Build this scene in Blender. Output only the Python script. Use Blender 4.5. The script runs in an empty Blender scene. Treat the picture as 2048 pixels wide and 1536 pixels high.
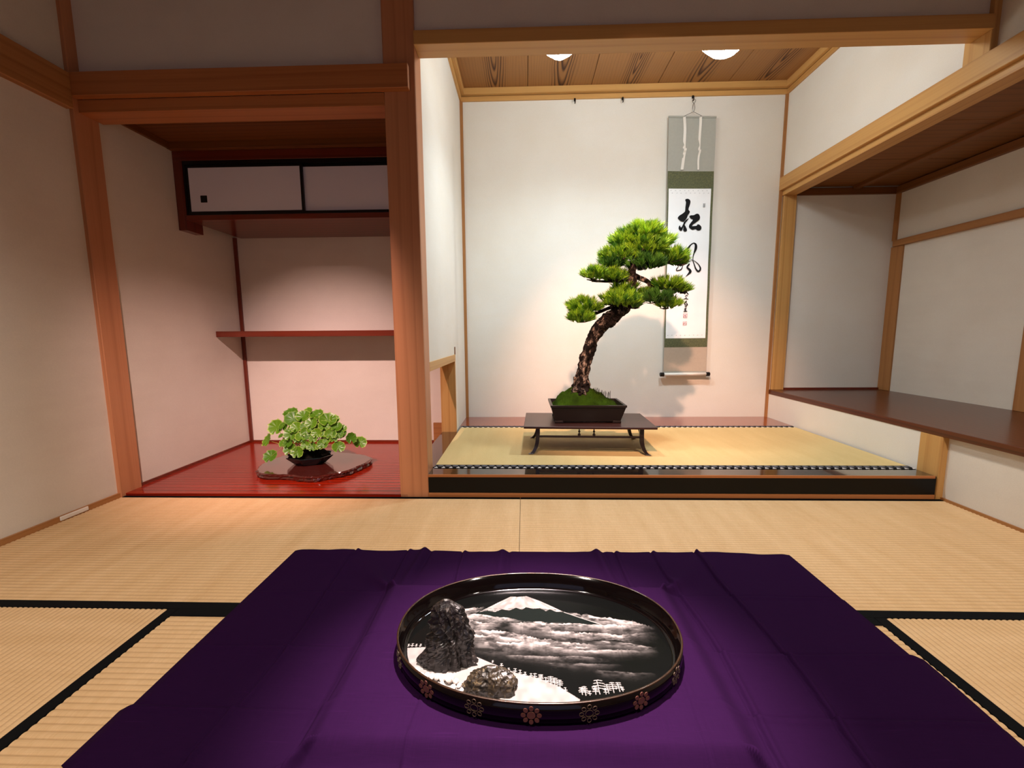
import bpy, bmesh, math, random
import numpy as np
from mathutils import Vector, Matrix, noise
R = random.Random(7)
SC = bpy.context.scene
COL = SC.collection
PI = math.pi

# ------------------------------------------------------------------ camera
def cam():
    f, pitch, yaw, roll, h = 833.09, math.radians(-6.919), math.radians(-1.723), math.radians(-.4126), .7262
    r = Vector((math.cos(yaw), -math.sin(yaw), 0)); fy = Vector((math.sin(yaw), math.cos(yaw), 0)); z = Vector((0, 0, 1))
    fw = fy*math.cos(pitch)+z*math.sin(pitch); d = fy*math.sin(pitch)-z*math.cos(pitch)
    X = r*math.cos(roll)-d*math.sin(roll); D = r*math.sin(roll)+d*math.cos(roll)
    c = bpy.data.cameras.new('camera'); o = bpy.data.objects.new('camera', c); COL.objects.link(o)
    m = Matrix((X, -D, -fw)).transposed().to_4x4(); m.translation = (0, 0, h)
    o.matrix_world = m
    c.sensor_width = 36; c.lens = f/2048*36; c.clip_start = .02; c.clip_end = 50
    SC.camera = o
cam()
# ------------------------------------------------------------------ light
SC.view_settings.view_transform = 'Standard'; SC.view_settings.look = 'None'
SC.view_settings.gamma = 1; SC.view_settings.use_curve_mapping = False
SC.view_settings.exposure = 0.0
try:
    SC.cycles.max_bounces = 10; SC.cycles.diffuse_bounces = 6; SC.cycles.use_denoising = True
    SC.cycles.sample_clamp_indirect = 6
except Exception: pass
w = bpy.data.worlds.new('world'); SC.world = w; w.use_nodes = True
w.node_tree.nodes['Background'].inputs[0].default_value = (.3, .33, .5, 1)
w.node_tree.nodes['Background'].inputs[1].default_value = .02

def spot(name, loc, tgt, power, col, size, blend=.6, rad=.03):
    l = bpy.data.lights.new(name, 'SPOT'); l.energy = power; l.color = col
    l.spot_size = math.radians(size); l.spot_blend = blend; l.shadow_soft_size = rad
    o = bpy.data.objects.new(name, l); COL.objects.link(o); o.location = loc
    o.rotation_euler = (Vector(tgt)-Vector(loc)).to_track_quat('-Z', 'Y').to_euler()
def area(name, loc, tgt, power, col, sx, sy):
    l = bpy.data.lights.new(name, 'AREA'); l.shape = 'RECTANGLE'; l.size = sx; l.size_y = sy; l.energy = power; l.color = col
    o = bpy.data.objects.new(name, l); COL.objects.link(o); o.location = loc
    o.rotation_euler = (Vector(tgt)-Vector(loc)).to_track_quat('-Z', 'Y').to_euler()
LAMP_E = 76.0      # radiance of the two shaded lamps in the alcove
WARM = (1, .64, .60); WARM2 = (1, .86, .74)
spot('spot_plant', (-.95, .62, 2.0), (-1.26, 2.5, .06), 350, WARM, 50, 1., .02)
spot('spot_bonsai', (.22, .75, 2.2), (.85, 3.05, .12), 330, (1, .56, .40), 47, .8, .03)
spot('spot_tray', (.12, .92, 2.38), (.03, .74, 0), 1250, (1, .80, .78), 29, 1., .03)
spot('spot_mats_right', (.8, -.1, 2.4), (1.3, .85, 0), 195, WARM2, 82, 1., .05)
spot('spot_mats_left', (-.45, -.2, 2.4), (-.95, .80, 0), 220, WARM2, 74, 1., .05)
# bluish ambient fill added behind the camera, with no visible source
area('back_fill', (0, -1.66, .95), (0, 2, .9), 4.4, (.52, .62, 1.), 1.7, 1.6)

# ------------------------------------------------------------------ materials
def lin(c):
    if isinstance(c, str):
        c = [int(c[i:i+2], 16)/255 for i in (0, 2, 4)]
    return tuple((x/12.92 if x <= .04045 else ((x+.055)/1.055)**2.4) for x in c)+(1,)
class NT:
    def __init__(s, name):
        s.m = bpy.data.materials.new(name); s.m.use_nodes = True; s.t = s.m.node_tree
        s.b = s.t.nodes['Principled BSDF']
    def n(s, typ, **k):
        x = s.t.nodes.new(typ)
        for a, v in k.items():
            if a[0] == '_': x.inputs[int(a[1:])].default_value = v
            else: setattr(x, a, v)
        return x
    def l(s, a, b): s.t.links.new(a, b)
    def math(s, op, a, b=None, c=None):
        x = s.n('ShaderNodeMath', operation=op)
        for i, v in enumerate((a, b, c)):
            if v is None: continue
            if isinstance(v, (int, float)): x.inputs[i].default_value = v
            else: s.l(v, x.inputs[i])
        return x.outputs[0]
    def mix(s, fac, a, b, mode='MIX'):
        x = s.n('ShaderNodeMix', data_type='RGBA', blend_type=mode)
        for i, v in ((0, fac), (6, a), (7, b)):
            if isinstance(v, (int, float, tuple)): x.inputs[i].default_value = v
            else: s.l(v, x.inputs[i])
        return x.outputs[2]
    def ramp(s, fac, stops):
        x = s.n('ShaderNodeValToRGB'); e = x.color_ramp.elements
        while len(e) < len(stops): e.new(.5)
        for i, (p, c) in enumerate(stops):
            e[i].position = p; e[i].color = c if isinstance(c, tuple) else (c, c, c, 1)
        s.l(fac, x.inputs[0]); return x.outputs[0]
    def coord(s, scale=(1, 1, 1), rnd=0):
        tc = s.n('ShaderNodeTexCoord'); mp = s.n('ShaderNodeMapping'); mp.inputs['Scale'].default_value = scale
        s.l(tc.outputs['Object'], mp.inputs[0])
        if rnd:
            oi = s.n('ShaderNodeObjectInfo'); v = s.n('ShaderNodeVectorMath', operation='SCALE')
            v.inputs[0].default_value = (3.1*rnd, 1.7*rnd, 2.3*rnd); s.l(oi.outputs['Random'], v.inputs[3])
            s.l(v.outputs[0], mp.inputs['Location'])
        return mp.outputs[0]
    def noise(s, vec, scale, detail=3, rough=.5, dist=0):
        x = s.n('ShaderNodeTexNoise'); x.inputs['Scale'].default_value = scale; x.inputs['Detail'].default_value = detail
        x.inputs['Roughness'].default_value = rough; x.inputs['Distortion'].default_value = dist
        s.l(vec, x.inputs['Vector']); return x.outputs['Fac']
    def bump(s, h, strength=.3, dist=.002):
        x = s.n('ShaderNodeBump'); x.inputs['Strength'].default_value = strength; x.inputs['Distance'].default_value = dist
        s.l(h, x.inputs['Height']); s.l(x.outputs[0], s.b.inputs['Normal'])
    def set(s, base=None, rough=.5, spec=.5, metal=0, coat=0, coatr=.05):
        if base is not None:
            if isinstance(base, tuple): s.b.inputs['Base Color'].default_value = base
            else: s.l(base, s.b.inputs['Base Color'])
        s.b.inputs['Roughness'].default_value = rough; s.b.inputs['Specular IOR Level'].default_value = spec
        s.b.inputs['Metallic'].default_value = metal; s.b.inputs['Coat Weight'].default_value = coat
        s.b.inputs['Coat Roughness'].default_value = coatr
        return s.m

def plaster(name, c1, c2):
    s = NT(name); v = s.coord()
    n1 = s.noise(v, 1.7, 4, .6); n2 = s.noise(v, 260, 2, .5); n3 = s.noise(s.coord((.8, .8, 5)), 4, 3)
    c = s.mix(s.ramp(n1, [(.3, 0.), (.75, 1.)]), lin(c1), lin(c2))
    c = s.mix(s.ramp(n3, [(.42, 0.), (.7, .22)]), c, lin('E3DCCB'))
    c = s.mix(s.math('MULTIPLY', n2, .16), c, lin('8C8070'))
    s.bump(n2, .22, .0012); return s.set(c, .92, .15)
def wood(name, light, dark, axis='z', freq=1., rough=.5, coat=0, figure=.6, coatr=.06):
    """straight and cathedral grain running along one axis, soft relief"""
    s = NT(name)
    k = {'x': (.06, 1, 1), 'y': (1, .06, 1), 'z': (1, 1, .06)}[axis]
    v = s.coord(k, 1)
    d = s.noise(s.coord(tuple(a*1.5 for a in k), 1), 3.5, 2, .5)
    wv = s.n('ShaderNodeTexWave', wave_type='RINGS', rings_direction=axis.upper(), wave_profile='SAW')
    mp = s.n('ShaderNodeMapping'); s.l(v, mp.inputs[0]); mp.inputs['Rotation'].default_value = (.05, .05, .03)
    mp.inputs['Location'].default_value = (.23, .31, .19)
    s.l(mp.outputs[0], wv.inputs[0]); wv.inputs['Scale'].default_value = 9*freq; wv.inputs['Distortion'].default_value = 3.2
    wv.inputs['Detail'].default_value = 1.5; wv.inputs['Detail Scale'].default_value = 1.1
    fine = s.noise(s.coord(tuple(a*90 if a == 1 else a*22 for a in k), 1), 1.6, 3, .6)
    g = s.ramp(wv.outputs['Fac'], [(.0, 0.), (.62, .12), (.9, 1.), (1., .1)])
    f = s.math('ADD', s.math('MULTIPLY', g, figure), s.math('MULTIPLY', s.math('SUBTRACT', fine, .4), .7))
    f = s.math('ADD', f, s.math('MULTIPLY', s.math('SUBTRACT', d, .5), .5))
    c = s.mix(s.ramp(f, [(0., 0.), (1., 1.)]), lin(light), lin(dark))
    if coat < .3: s.bump(f, .12, .0015)
    return s.set(c, rough, .35, 0, coat, coatr)
def plain(name, c, rough=.5, spec=.5, metal=0, coat=0, var=.12, scale=30, bump=0.):
    s = NT(name); n = s.noise(s.coord(), scale, 3)
    a = lin(c); b = tuple(x*(1-var*2) for x in a[:3])+(1,)
    col = s.mix(n, a, b)
    if bump: s.bump(n, bump, .002)
    return s.set(col, rough, spec, metal, coat)

M = {}
M['wall'] = plaster('plaster_juraku', 'E0DACD', 'D4CBBC')
M['wallw'] = plaster('plaster_alcove', 'E6E3DA', 'DED8CB')
for a in 'xyz':
    M['hinoki_'+a] = wood('hinoki_'+a, 'C49658', '9E6832', a, 1.0, .42, figure=.38)
    M['trim_'+a] = wood('trim_'+a, 'A87442', '7C4A22', a, 1.3, .5, figure=.35)
    M['dark_'+a] = wood('dark_cedar_'+a, '7A4A20', '4E2A0E', a, 1.2, .5, figure=.35)
    M['post_z'] = wood('post_cypress_z', 'BE825A', '9C6440', 'z', 1.0, .42, figure=.4); M['post_x'] = wood('post_cypress_x', 'B07040', '8A5028', 'x', 1.0, .42, figure=.38)
for a in 'xyz':
    M['maroon_'+a] = wood('maroon_lacquer_'+a, '6E2A18', '401208', a, 1.0, .28, .4, figure=.5)
def plank():
    """wide cedar plank: plain edges, cathedral figure down the middle"""
    s = NT('cedar_plank_y'); tc = s.n('ShaderNodeTexCoord'); sp = s.n('ShaderNodeSeparateXYZ'); s.l(tc.outputs['Object'], sp.inputs[0])
    oi = s.n('ShaderNodeObjectInfo'); rn = oi.outputs['Random']
    n = s.noise(s.coord((6, 1.2, 1), 1), 1, 2)
    x = s.math('ADD', s.math('ADD', sp.outputs[0], s.math('MULTIPLY', s.math('SUBTRACT', rn, .5), .06)), s.math('MULTIPLY', s.math('SUBTRACT', n, .5), .07))
    y = s.math('MULTIPLY', s.math('ADD', sp.outputs[1], s.math('SUBTRACT', s.math('MULTIPLY', rn, 1.1), .25)), .075)
    r = s.math('SQRT', s.math('ADD', s.math('POWER', x, 2), s.math('POWER', y, 2)))
    f = s.math('FRACT', s.math('MULTIPLY', s.math('POWER', r, .8), 48))
    m = s.ramp(s.math('ABSOLUTE', x), [(.035, 1.), (.085, .12)])
    g = s.math('MULTIPLY', s.ramp(f, [(.35, 0.), (.80, 1.), (1., .1)]), m)
    fine = s.noise(s.coord((160, 2, 1), 1), 1, 2)
    c = s.mix(s.math('ADD', g, s.math('MULTIPLY', fine, .25)), lin('9C6C3C'), lin('3E1E0C')); return s.set(c, .5, .35)
M['sugi'] = plank()
M['sugi_x'] = wood('cedar_plank_x', '7E4E20', '523010', 'x', 1.1, .5, figure=.4)
M['redfloor'] = wood('red_lacquer_floor', '8E1E08', '480A03', 'x', 1.7, .18, .14, figure=.9, coatr=.04)
M['desk'] = wood('zelkova_board', '58280F', '321208', 'y', 1.3, .28, .12, figure=.6, coatr=.08)
M['backboard'] = wood('back_board', '8A3C22', '58200F', 'x', 1.2, .22, .7, figure=.6, coatr=.06)
M['blacklac'] = plain('black_lacquer', '0C0908', .12, .6, 0, .8, .1, 8)
M['blackface'] = plain('black_lacquer_front', '0A0807', .3, .2, 0, 0, .1, 8)
M['frameblk'] = plain('black_frame', '0B0909', .35, .4)
M['paperdoor'] = plain('fusuma_paper', 'E4E2EA', .8, .2, var=.03, scale=4)
M['white'] = plain('white_plastic', 'E4E0D6', .4, .5, var=.03)
M['blkmetal'] = plain('black_iron', '15110F', .4, .5, .6)
M['steel'] = plain('steel_wire', '8E8A84', .3, .5, .9)
def tatami(name, axis, c1, c2):
    """rush weave: fine threads across the ribs and a slow colour drift"""
    s = NT(name)
    a, b = ((900, 40, 1), (18, 2.2, 1)) if axis == 'x' else ((40, 900, 1), (2.2, 18, 1))
    n = s.noise(s.coord(a, 1), 1, 2, .6); n2 = s.noise(s.coord(b, 1), 1.2, 3); n3 = s.noise(s.coord((2, 2, 2), 1), 1, 2)
    f = s.math('ADD', s.math('MULTIPLY', n, .55), s.math('MULTIPLY', n2, .45))
    c = s.mix(s.ramp(f, [(.3, 0.), (.72, 1.)]), lin(c1), lin(c2)); c = s.mix(s.math('MULTIPLY', n3, .25), c, lin('C09C68'))
    # shade in the grooves between ribs, painted into the colour, in step with the modelled ribs (their pitch is stored on the mat)
    at = s.n('ShaderNodeAttribute', attribute_type='OBJECT', attribute_name='rib'); tc = s.n('ShaderNodeTexCoord'); sp = s.n('ShaderNodeSeparateXYZ'); s.l(tc.outputs['Object'], sp.inputs[0])
    fr = s.math('FRACT', s.math('DIVIDE', sp.outputs[1 if axis == 'x' else 0], at.outputs['Fac']))
    groove_shade = s.math('ABSOLUTE', s.math('SUBTRACT', fr, .5)); c = s.mix(s.ramp(groove_shade, [(.36, 0.), (.5, .42)]), c, lin('7E5A30'))
    s.bump(n, .35, .0008); return s.set(c, .62, .35)
M['tatami'] = tatami('tatami_rush', 'x', 'DCBA8E', 'C29C6C')
M['tatami_y'] = tatami('tatami_rush_y', 'y', 'DCBA8E', 'C29C6C')
M['tatami_toko'] = tatami('tatami_fine', 'x', 'D0BC84', 'BFA870')
M['heri'] = plain('black_cloth_border', '0A0B0C', .85, .1, scale=400, bump=.3)
M['ricebran'] = plain('sub_floor', '5A4630', .9, .1)

# ------------------------------------------------------------------ builders
WL = {}
def new(): return bmesh.new()
def box(bm, x0, x1, y0, y1, z0, z1, bev=0.):
    vs = [bm.verts.new((x, y, z)) for z in (z0, z1) for y in (y0, y1) for x in (x0, x1)]
    fs = [(0, 2, 3, 1), (4, 5, 7, 6), (0, 1, 5, 4), (2, 6, 7, 3), (0, 4, 6, 2), (1, 3, 7, 5)]
    F = [bm.faces.new([vs[i] for i in f]) for f in fs]
    if bev:
        es = list({e for f in F for e in f.edges})
        bmesh.ops.bevel(bm, geom=es, offset=bev, segments=1, affect='EDGES', profile=.5)
    return bm
def B(*a, bev=0.): return box(new(), *a, bev=bev)
def tube(bm, pts, rad, seg=8, cap=True, jag=0., rnd=None):
    """pts: Vectors, rad: float or list; parallel-transport frame"""
    pts = [Vector(p) for p in pts]; n = len(pts)
    rad = rad if hasattr(rad, '__len__') else [rad]*n
    t0 = (pts[1]-pts[0]).normalized(); u = t0.orthogonal().normalized(); rings = []
    for i in range(n):
        t = (pts[min(i+1, n-1)]-pts[max(i-1, 0)]).normalized()
        u = (u-t*u.dot(t)).normalized(); v = t.cross(u)
        ring = []
        for k in range(seg):
            a = 2*PI*k/seg; r = rad[i]*(1+(rnd.uniform(-jag, jag) if rnd else 0))
            ring.append(bm.verts.new(pts[i]+(u*math.cos(a)+v*math.sin(a))*r))
        rings.append(ring)
    for i in range(n-1):
        for k in range(seg):
            bm.faces.new((rings[i][k], rings[i][(k+1) % seg], rings[i+1][(k+1) % seg], rings[i+1][k]))
    if cap:
        bm.faces.new(rings[0][::-1]); bm.faces.new(rings[-1])
    return bm
def lathe(bm, prof, c=(0, 0, 0), seg=24, sx=1, sy=1, cap0=True, cap1=True):
    rings = [[bm.verts.new((c[0]+r*math.cos(2*PI*k/seg)*sx, c[1]+r*math.sin(2*PI*k/seg)*sy, c[2]+z)) for k in range(seg)] for r, z in prof]
    for i in range(len(rings)-1):
        for k in range(seg):
            bm.faces.new((rings[i][k], rings[i][(k+1) % seg], rings[i+1][(k+1) % seg], rings[i+1][k]))
    if cap0: bm.faces.new(rings[0][::-1])
    if cap1: bm.faces.new(rings[-1])
    return bm
def spline(pts, n):
    """Catmull-Rom through tuples of any length"""
    P = [np.array(p, float) for p in pts]; P = [2*P[0]-P[1]]+P+[2*P[-1]-P[-2]]; out = []
    for i in range(1, len(P)-2):
        for k in range(n):
            t = k/n; a, b, c, d = P[i-1:i+3]
            out.append(.5*((2*b)+(-a+c)*t+(2*a-5*b+4*c-d)*t*t+(-a+3*b-3*c+d)*t**3))
    out.append(P[-2]); return out
def obj(name, src, mat, parent=None, smooth=False, loc=None, **tags):
    """src: bmesh or (verts, faces) in world coordinates; origin goes to the middle of the base"""
    me = bpy.data.meshes.new(name)
    if isinstance(src, bmesh.types.BMesh):
        bmesh.ops.recalc_face_normals(src, faces=src.faces); src.to_mesh(me); src.free()
    else: me.from_pydata(src[0], [], src[1])
    nv = len(me.vertices); co = np.empty(nv*3); me.vertices.foreach_get('co', co); co = co.reshape(-1, 3)
    lo, hi = co.min(0), co.max(0)
    org = np.array(loc if loc is not None else ((lo[0]+hi[0])/2, (lo[1]+hi[1])/2, lo[2]))
    me.vertices.foreach_set('co', (co-org).ravel()); me.update()
    if smooth: me.polygons.foreach_set('use_smooth', [True]*len(me.polygons))
    for m in (mat if isinstance(mat, (list, tuple)) else [mat]): me.materials.append(M[m] if isinstance(m, str) else m)
    o = bpy.data.objects.new(name, me); COL.objects.link(o)
    WL[o.name] = Vector(org)
    if parent is not None:
        o.parent = parent; o.location = Vector(org)-WL[parent.name]
    else: o.location = org
    for k, v in tags.items(): o[k] = v
    return o
def thing(name, loc, label, cat, group=None):
    o = bpy.data.objects.new(name, None); COL.objects.link(o); o.location = loc; o.empty_display_size = .05
    o['label'] = label; o['category'] = cat
    if group: o['group'] = group
    WL[o.name] = Vector(loc); return o
def struct(name, src, mat, parent=None, **k):
    o = obj(name, src, mat, parent, **k)
    if parent is None: o['kind'] = 'structure'
    return o
# measured outlines (metres): tray picture, ink strokes, bonsai, leaves
MTN=[(-0.1234,0.9261),(-0.0928,0.9488),(-0.0634,0.9724),(-0.0376,0.9929),(-0.0184,0.9923),(0.0033,0.9957),(0.0372,0.9763),(0.0672,0.9556),(0.0936,0.9357),(0.1296,0.9168),(0.1725,0.8938),(0.0797,0.8854),(-0.0123,0.8902),(-0.0478,0.9064),(-0.0904,0.9214)]
SNOW=[(-0.112,0.9318),(-0.087,0.9527),(-0.0634,0.9724),(-0.0376,0.9929),(-0.0184,0.9923),(0.0033,0.9957),(0.0372,0.9763),(0.0672,0.9556),(0.0936,0.9357),(0.0744,0.9372),(0.0605,0.9461),(0.0503,0.9386),(0.0362,0.9494),(0.019,0.9472),(0.0019,0.9525),(-0.0079,0.943),(-0.0227,0.9501),(-0.0395,0.9387),(-0.0568,0.9439),(-0.0732,0.9325),(-0.0918,0.9377)]
SNOWL=[(0.0936,0.9357),(0.1296,0.9168),(0.1728,0.8955)]
C1=[(-0.2062,0.9281),(-0.186,0.9377),(-0.1539,0.9439),(-0.1298,0.9481),(-0.1088,0.9485)]
C1b=[(-0.2044,0.9192),(-0.1208,0.9244),(-0.0784,0.9216),(-0.0482,0.9151),(-0.0125,0.9106),(-0.0007,0.9074)]
C2=[(-0.0123,0.8935),(0.0284,0.8977),(0.0689,0.8951),(0.1157,0.8994),(0.1725,0.8938),(0.2297,0.8933),(0.2733,0.8859)]
C2R=[(0.0958,0.934),(0.1312,0.9293),(0.1774,0.9213),(0.2221,0.91),(0.2577,0.9039),(0.2885,0.8911)]
C3=[(-0.1438,0.876),(-0.103,0.8704),(-0.0574,0.8697),(-0.0119,0.858),(0.0324,0.8481),(0.0758,0.8399)]
C4=[(-0.1218,0.8389),(-0.0553,0.8328),(0.0101,0.8341),(0.0648,0.8382),(0.1079,0.8346),(0.1608,0.8284)]
C5=[(0.0333,0.8715),(0.0896,0.8694),(0.1449,0.8642),(0.2002,0.8622),(0.2678,0.8667)]
C6=[(0.1416,0.8427),(0.1901,0.8408),(0.2289,0.8356),(0.2729,0.825)]
C7=[(0.0737,0.8152),(0.1371,0.8137),(0.2012,0.8178),(0.2547,0.8133)]
C8=[(-0.0407,0.7989),(0.0096,0.7959),(0.0616,0.7956),(0.1345,0.7971),(0.1841,0.7875)]
C9=[(0.0196,0.7814),(0.0706,0.7786),(0.1316,0.7785),(0.192,0.7772)]
C10=[(0.141,0.7622),(0.1877,0.7583),(0.251,0.756)]
ISL1=[(0.1323,0.8409),(0.1586,0.8456),(0.1751,0.8383),(0.1889,0.8317),(0.168,0.8279),(0.1484,0.8309)]
ISL2=[(0.1812,0.8436),(0.1971,0.8464),(0.2115,0.8425),(0.2318,0.8326),(0.2083,0.8287),(0.1889,0.8317)]
FIELD=[(-0.2903,0.8106),(-0.2161,0.8164),(-0.1609,0.8104),(-0.1132,0.7974),(-0.0673,0.7744),(-0.0208,0.7526),(0.0283,0.7392),(0.0656,0.7203),(0.1001,0.6938),(0.0948,0.6538),(-0.2549,0.646)]
TREES=[(-0.0675,0.777,0.0052),(-0.0485,0.7671,0.0077),(-0.0339,0.7573,0.0063),(-0.0208,0.7526,0.0099),(-0.0108,0.748,0.0111),(-0.001,0.7458,0.0085),(0.0108,0.7424,0.0085),(0.0186,0.7402,0.0109),(0.0301,0.7345,0.0143),(0.0395,0.7301,0.0118),(0.0489,0.7257,0.0188),(0.0564,0.7235,0.0175),(0.0655,0.7181,0.0184),(0.0751,0.7105,0.0089),(0.1061,0.7046,0.0155),(0.1123,0.7026,0.0199),(0.1199,0.7038,0.0088),(0.1313,0.7052,0.0178),(0.1389,0.7064,0.0317),(0.1501,0.7067,0.011),(0.1559,0.7079,0.0202),(0.1657,0.7103,0.0226),(0.1774,0.7127,0.0204),(0.1833,0.7139,0.009),(-0.2532,0.8171,0.0072),(-0.2446,0.8173,0.0087),(-0.2359,0.8174,0.0072),(-0.2273,0.8176,0.0072)]
INKP=[[(1.1129,1.6354),(1.1265,1.6375),(1.1415,1.6302),(1.147,1.6159),(1.143,1.5946),(1.1365,1.5757),(1.136,1.5638),(1.1448,1.5541),(1.1428,1.5423),(1.1335,1.5305),(1.127,1.5115),(1.1154,1.4949),(1.1034,1.4869),(1.086,1.4905),(1.0682,1.5052),(1.0654,1.5138),(1.0747,1.5266),(1.0939,1.5382),(1.1082,1.5499),(1.1128,1.557),(1.114,1.5855),(1.1162,1.614),(1.1108,1.6259)],[(1.1098,1.4878),(1.1159,1.4829),(1.1117,1.4662),(1.105,1.4495),(1.0984,1.4303),(1.0862,1.4257),(1.0759,1.4354),(1.073,1.4475),(1.0774,1.4595),(1.0823,1.4608),(1.0851,1.4521),(1.0926,1.4496),(1.1018,1.4663)],[(1.1417,1.5112),(1.1349,1.4994),(1.1209,1.4804),(1.1118,1.4638),(1.1137,1.4877),(1.125,1.4995)],[(1.1117,1.4662),(1.1221,1.4516),(1.1304,1.4323),(1.1283,1.4227),(1.1161,1.4195),(1.1059,1.4278),(1.1053,1.4422),(1.1081,1.4566)],[(1.1437,1.5232),(1.1533,1.5278),(1.1729,1.5284),(1.1921,1.5377),(1.207,1.5341),(1.2161,1.5173),(1.2144,1.5006),(1.2017,1.4888),(1.185,1.4771),(1.1707,1.4677),(1.1638,1.4558),(1.1762,1.4556),(1.1957,1.4578),(1.2027,1.4673),(1.2177,1.4622),(1.2281,1.4501),(1.2287,1.4357),(1.2169,1.4262),(1.2021,1.4264),(1.1893,1.4362),(1.1723,1.4307),(1.1573,1.4367),(1.1444,1.4489),(1.1462,1.4657),(1.1601,1.4846),(1.1693,1.4989),(1.1542,1.5063),(1.1464,1.5159)]]
INKS=[[(1.1048,1.2751,0.0083),(1.1241,1.2895,0.0104),(1.1408,1.3039,0.0104),(1.1619,1.3304,0.0057),(1.1813,1.3412,0.0052),(1.1956,1.3299,0.0104),(1.1967,1.3056,0.0125),(1.1876,1.2765,0.0073),(1.1813,1.2522,0.0042),(1.1816,1.2229,0.0036),(1.1928,1.1934,0.0047),(1.204,1.1662,0.0068),(1.2197,1.1498,0.0078),(1.2332,1.1585,0.0083),(1.2334,1.1757,0.0068),(1.2174,1.2004,0.0036),(1.1916,1.2203,0.0026),(1.1663,1.2304,0.0021)],[(1.1323,1.2699,0.0094),(1.1415,1.2869,0.0073)],[(1.1427,1.26,0.0036),(1.1533,1.2453,0.0094),(1.1489,1.2306,0.0063)],[(1.1131,1.1943,0.0031),(1.1043,1.1674,0.0047),(1.0847,1.1578,0.0042),(1.0697,1.1579,0.0042),(1.0717,1.1702,0.0042),(1.0846,1.1848,0.0021)],[(1.1553,1.1987,0.0073),(1.1427,1.1792,0.0073),(1.1594,1.1618,0.0104),(1.1659,1.1485,0.0125),(1.1546,1.1333,0.0073),(1.1364,1.1162,0.0016)],[(1.1512,1.0626,0.0057),(1.1528,1.0596,0.0042)]]
SIG=[[(1.1339,0.9955,0.0042),(1.1412,1.0029,0.0031)],[(1.1487,1.0029,0.0036),(1.1577,0.9928,0.0042)],[(1.1373,0.9755,0.0021),(1.1469,0.9854,0.0031),(1.1547,0.9804,0.0021)],[(1.133,0.9591,0.0031),(1.1389,0.962,0.0026)],[(1.1475,0.9729,0.0021),(1.1429,0.962,0.0031),(1.1581,0.9588,0.0026)],[(1.1318,0.928,0.0026),(1.1462,0.9429,0.0047),(1.1486,0.9469,0.0026)],[(1.1412,0.943,0.0021),(1.1387,0.9179,0.0036)],[(1.1492,0.9329,0.0026),(1.1547,0.9203,0.0047)],[(1.1397,0.9179,0.0026),(1.1559,0.9168,0.0026)],[(1.1393,0.9054,0.0026),(1.1502,0.9078,0.0031)],[(1.1359,0.8903,0.0026),(1.1483,0.8952,0.0031)],[(1.1432,0.8953,0.0021),(1.1415,0.8752,0.0031)],[(1.1326,0.8727,0.0026),(1.1542,0.8745,0.0031)],[(1.1362,0.8828,0.0021),(1.1472,0.8847,0.0026)]]
SEAL1=[(1.1297,0.8576),(1.1584,0.8574),(1.1577,0.8286),(1.1293,0.8288)]
SEAL2=[(1.1305,0.802),(1.1573,0.8018),(1.1569,0.7764),(1.1295,0.7766)]
SEAL3=[(1.2355,1.605),(1.2487,1.6038),(1.248,1.5787),(1.2342,1.5803)]
PADS=[(0.618,1.236,0.099,0.041),(0.523,1.202,0.066,0.041),(0.705,1.195,0.077,0.044),(0.621,1.16,0.116,0.039),(0.499,1.124,0.099,0.039),(0.752,1.113,0.105,0.039),(0.636,1.079,0.105,0.033),(0.458,1.081,0.061,0.025),(0.818,1.092,0.044,0.025),(0.381,1.025,0.066,0.03),(0.476,1.014,0.072,0.03),(0.535,0.951,0.072,0.03),(0.51,0.891,0.105,0.039),(0.569,0.872,0.055,0.028),(0.325,0.861,0.088,0.041),(0.299,0.801,0.066,0.028),(0.757,0.972,0.083,0.033),(0.823,0.948,0.05,0.025),(0.694,0.902,0.077,0.033),(0.764,0.87,0.055,0.03),(0.646,0.924,0.039,0.022)]
TRUNK=[(0.299,0.383,0.066),(0.307,0.422,0.052),(0.314,0.477,0.039),(0.324,0.54,0.035),(0.347,0.621,0.033),(0.368,0.688,0.032),(0.394,0.741,0.036),(0.438,0.786,0.039),(0.49,0.828,0.036),(0.542,0.872,0.028),(0.567,0.93,0.023),(0.57,1.002,0.022),(0.566,1.054,0.019),(0.596,1.11,0.017),(0.633,1.175,0.012),(0.637,1.231,0.008)]
BR=[[(0.57,1.033,0.014),(0.612,1.012,0.014),(0.654,0.994,0.012),(0.674,0.962,0.012),(0.683,0.923,0.011),(0.726,0.902,0.008),(0.769,0.875,0.006)],[(0.66,0.986,0.011),(0.713,0.964,0.008),(0.797,0.948,0.006)],[(0.565,1.002,0.011),(0.507,0.998,0.01),(0.429,0.999,0.008),(0.363,1.004,0.006)],[(0.537,0.867,0.014),(0.471,0.862,0.011),(0.392,0.832,0.008),(0.299,0.795,0.006)],[(0.578,1.092,0.011),(0.518,1.093,0.008),(0.44,1.076,0.006)],[(0.596,1.105,0.011),(0.675,1.088,0.008),(0.779,1.092,0.006)],[(0.549,0.898,0.011),(0.536,0.925,0.008),(0.53,0.946,0.006)],[(0.618,1.155,0.008),(0.56,1.176,0.007),(0.516,1.192,0.006)],[(0.618,1.15,0.008),(0.672,1.17,0.007),(0.715,1.19,0.006)]]
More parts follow.
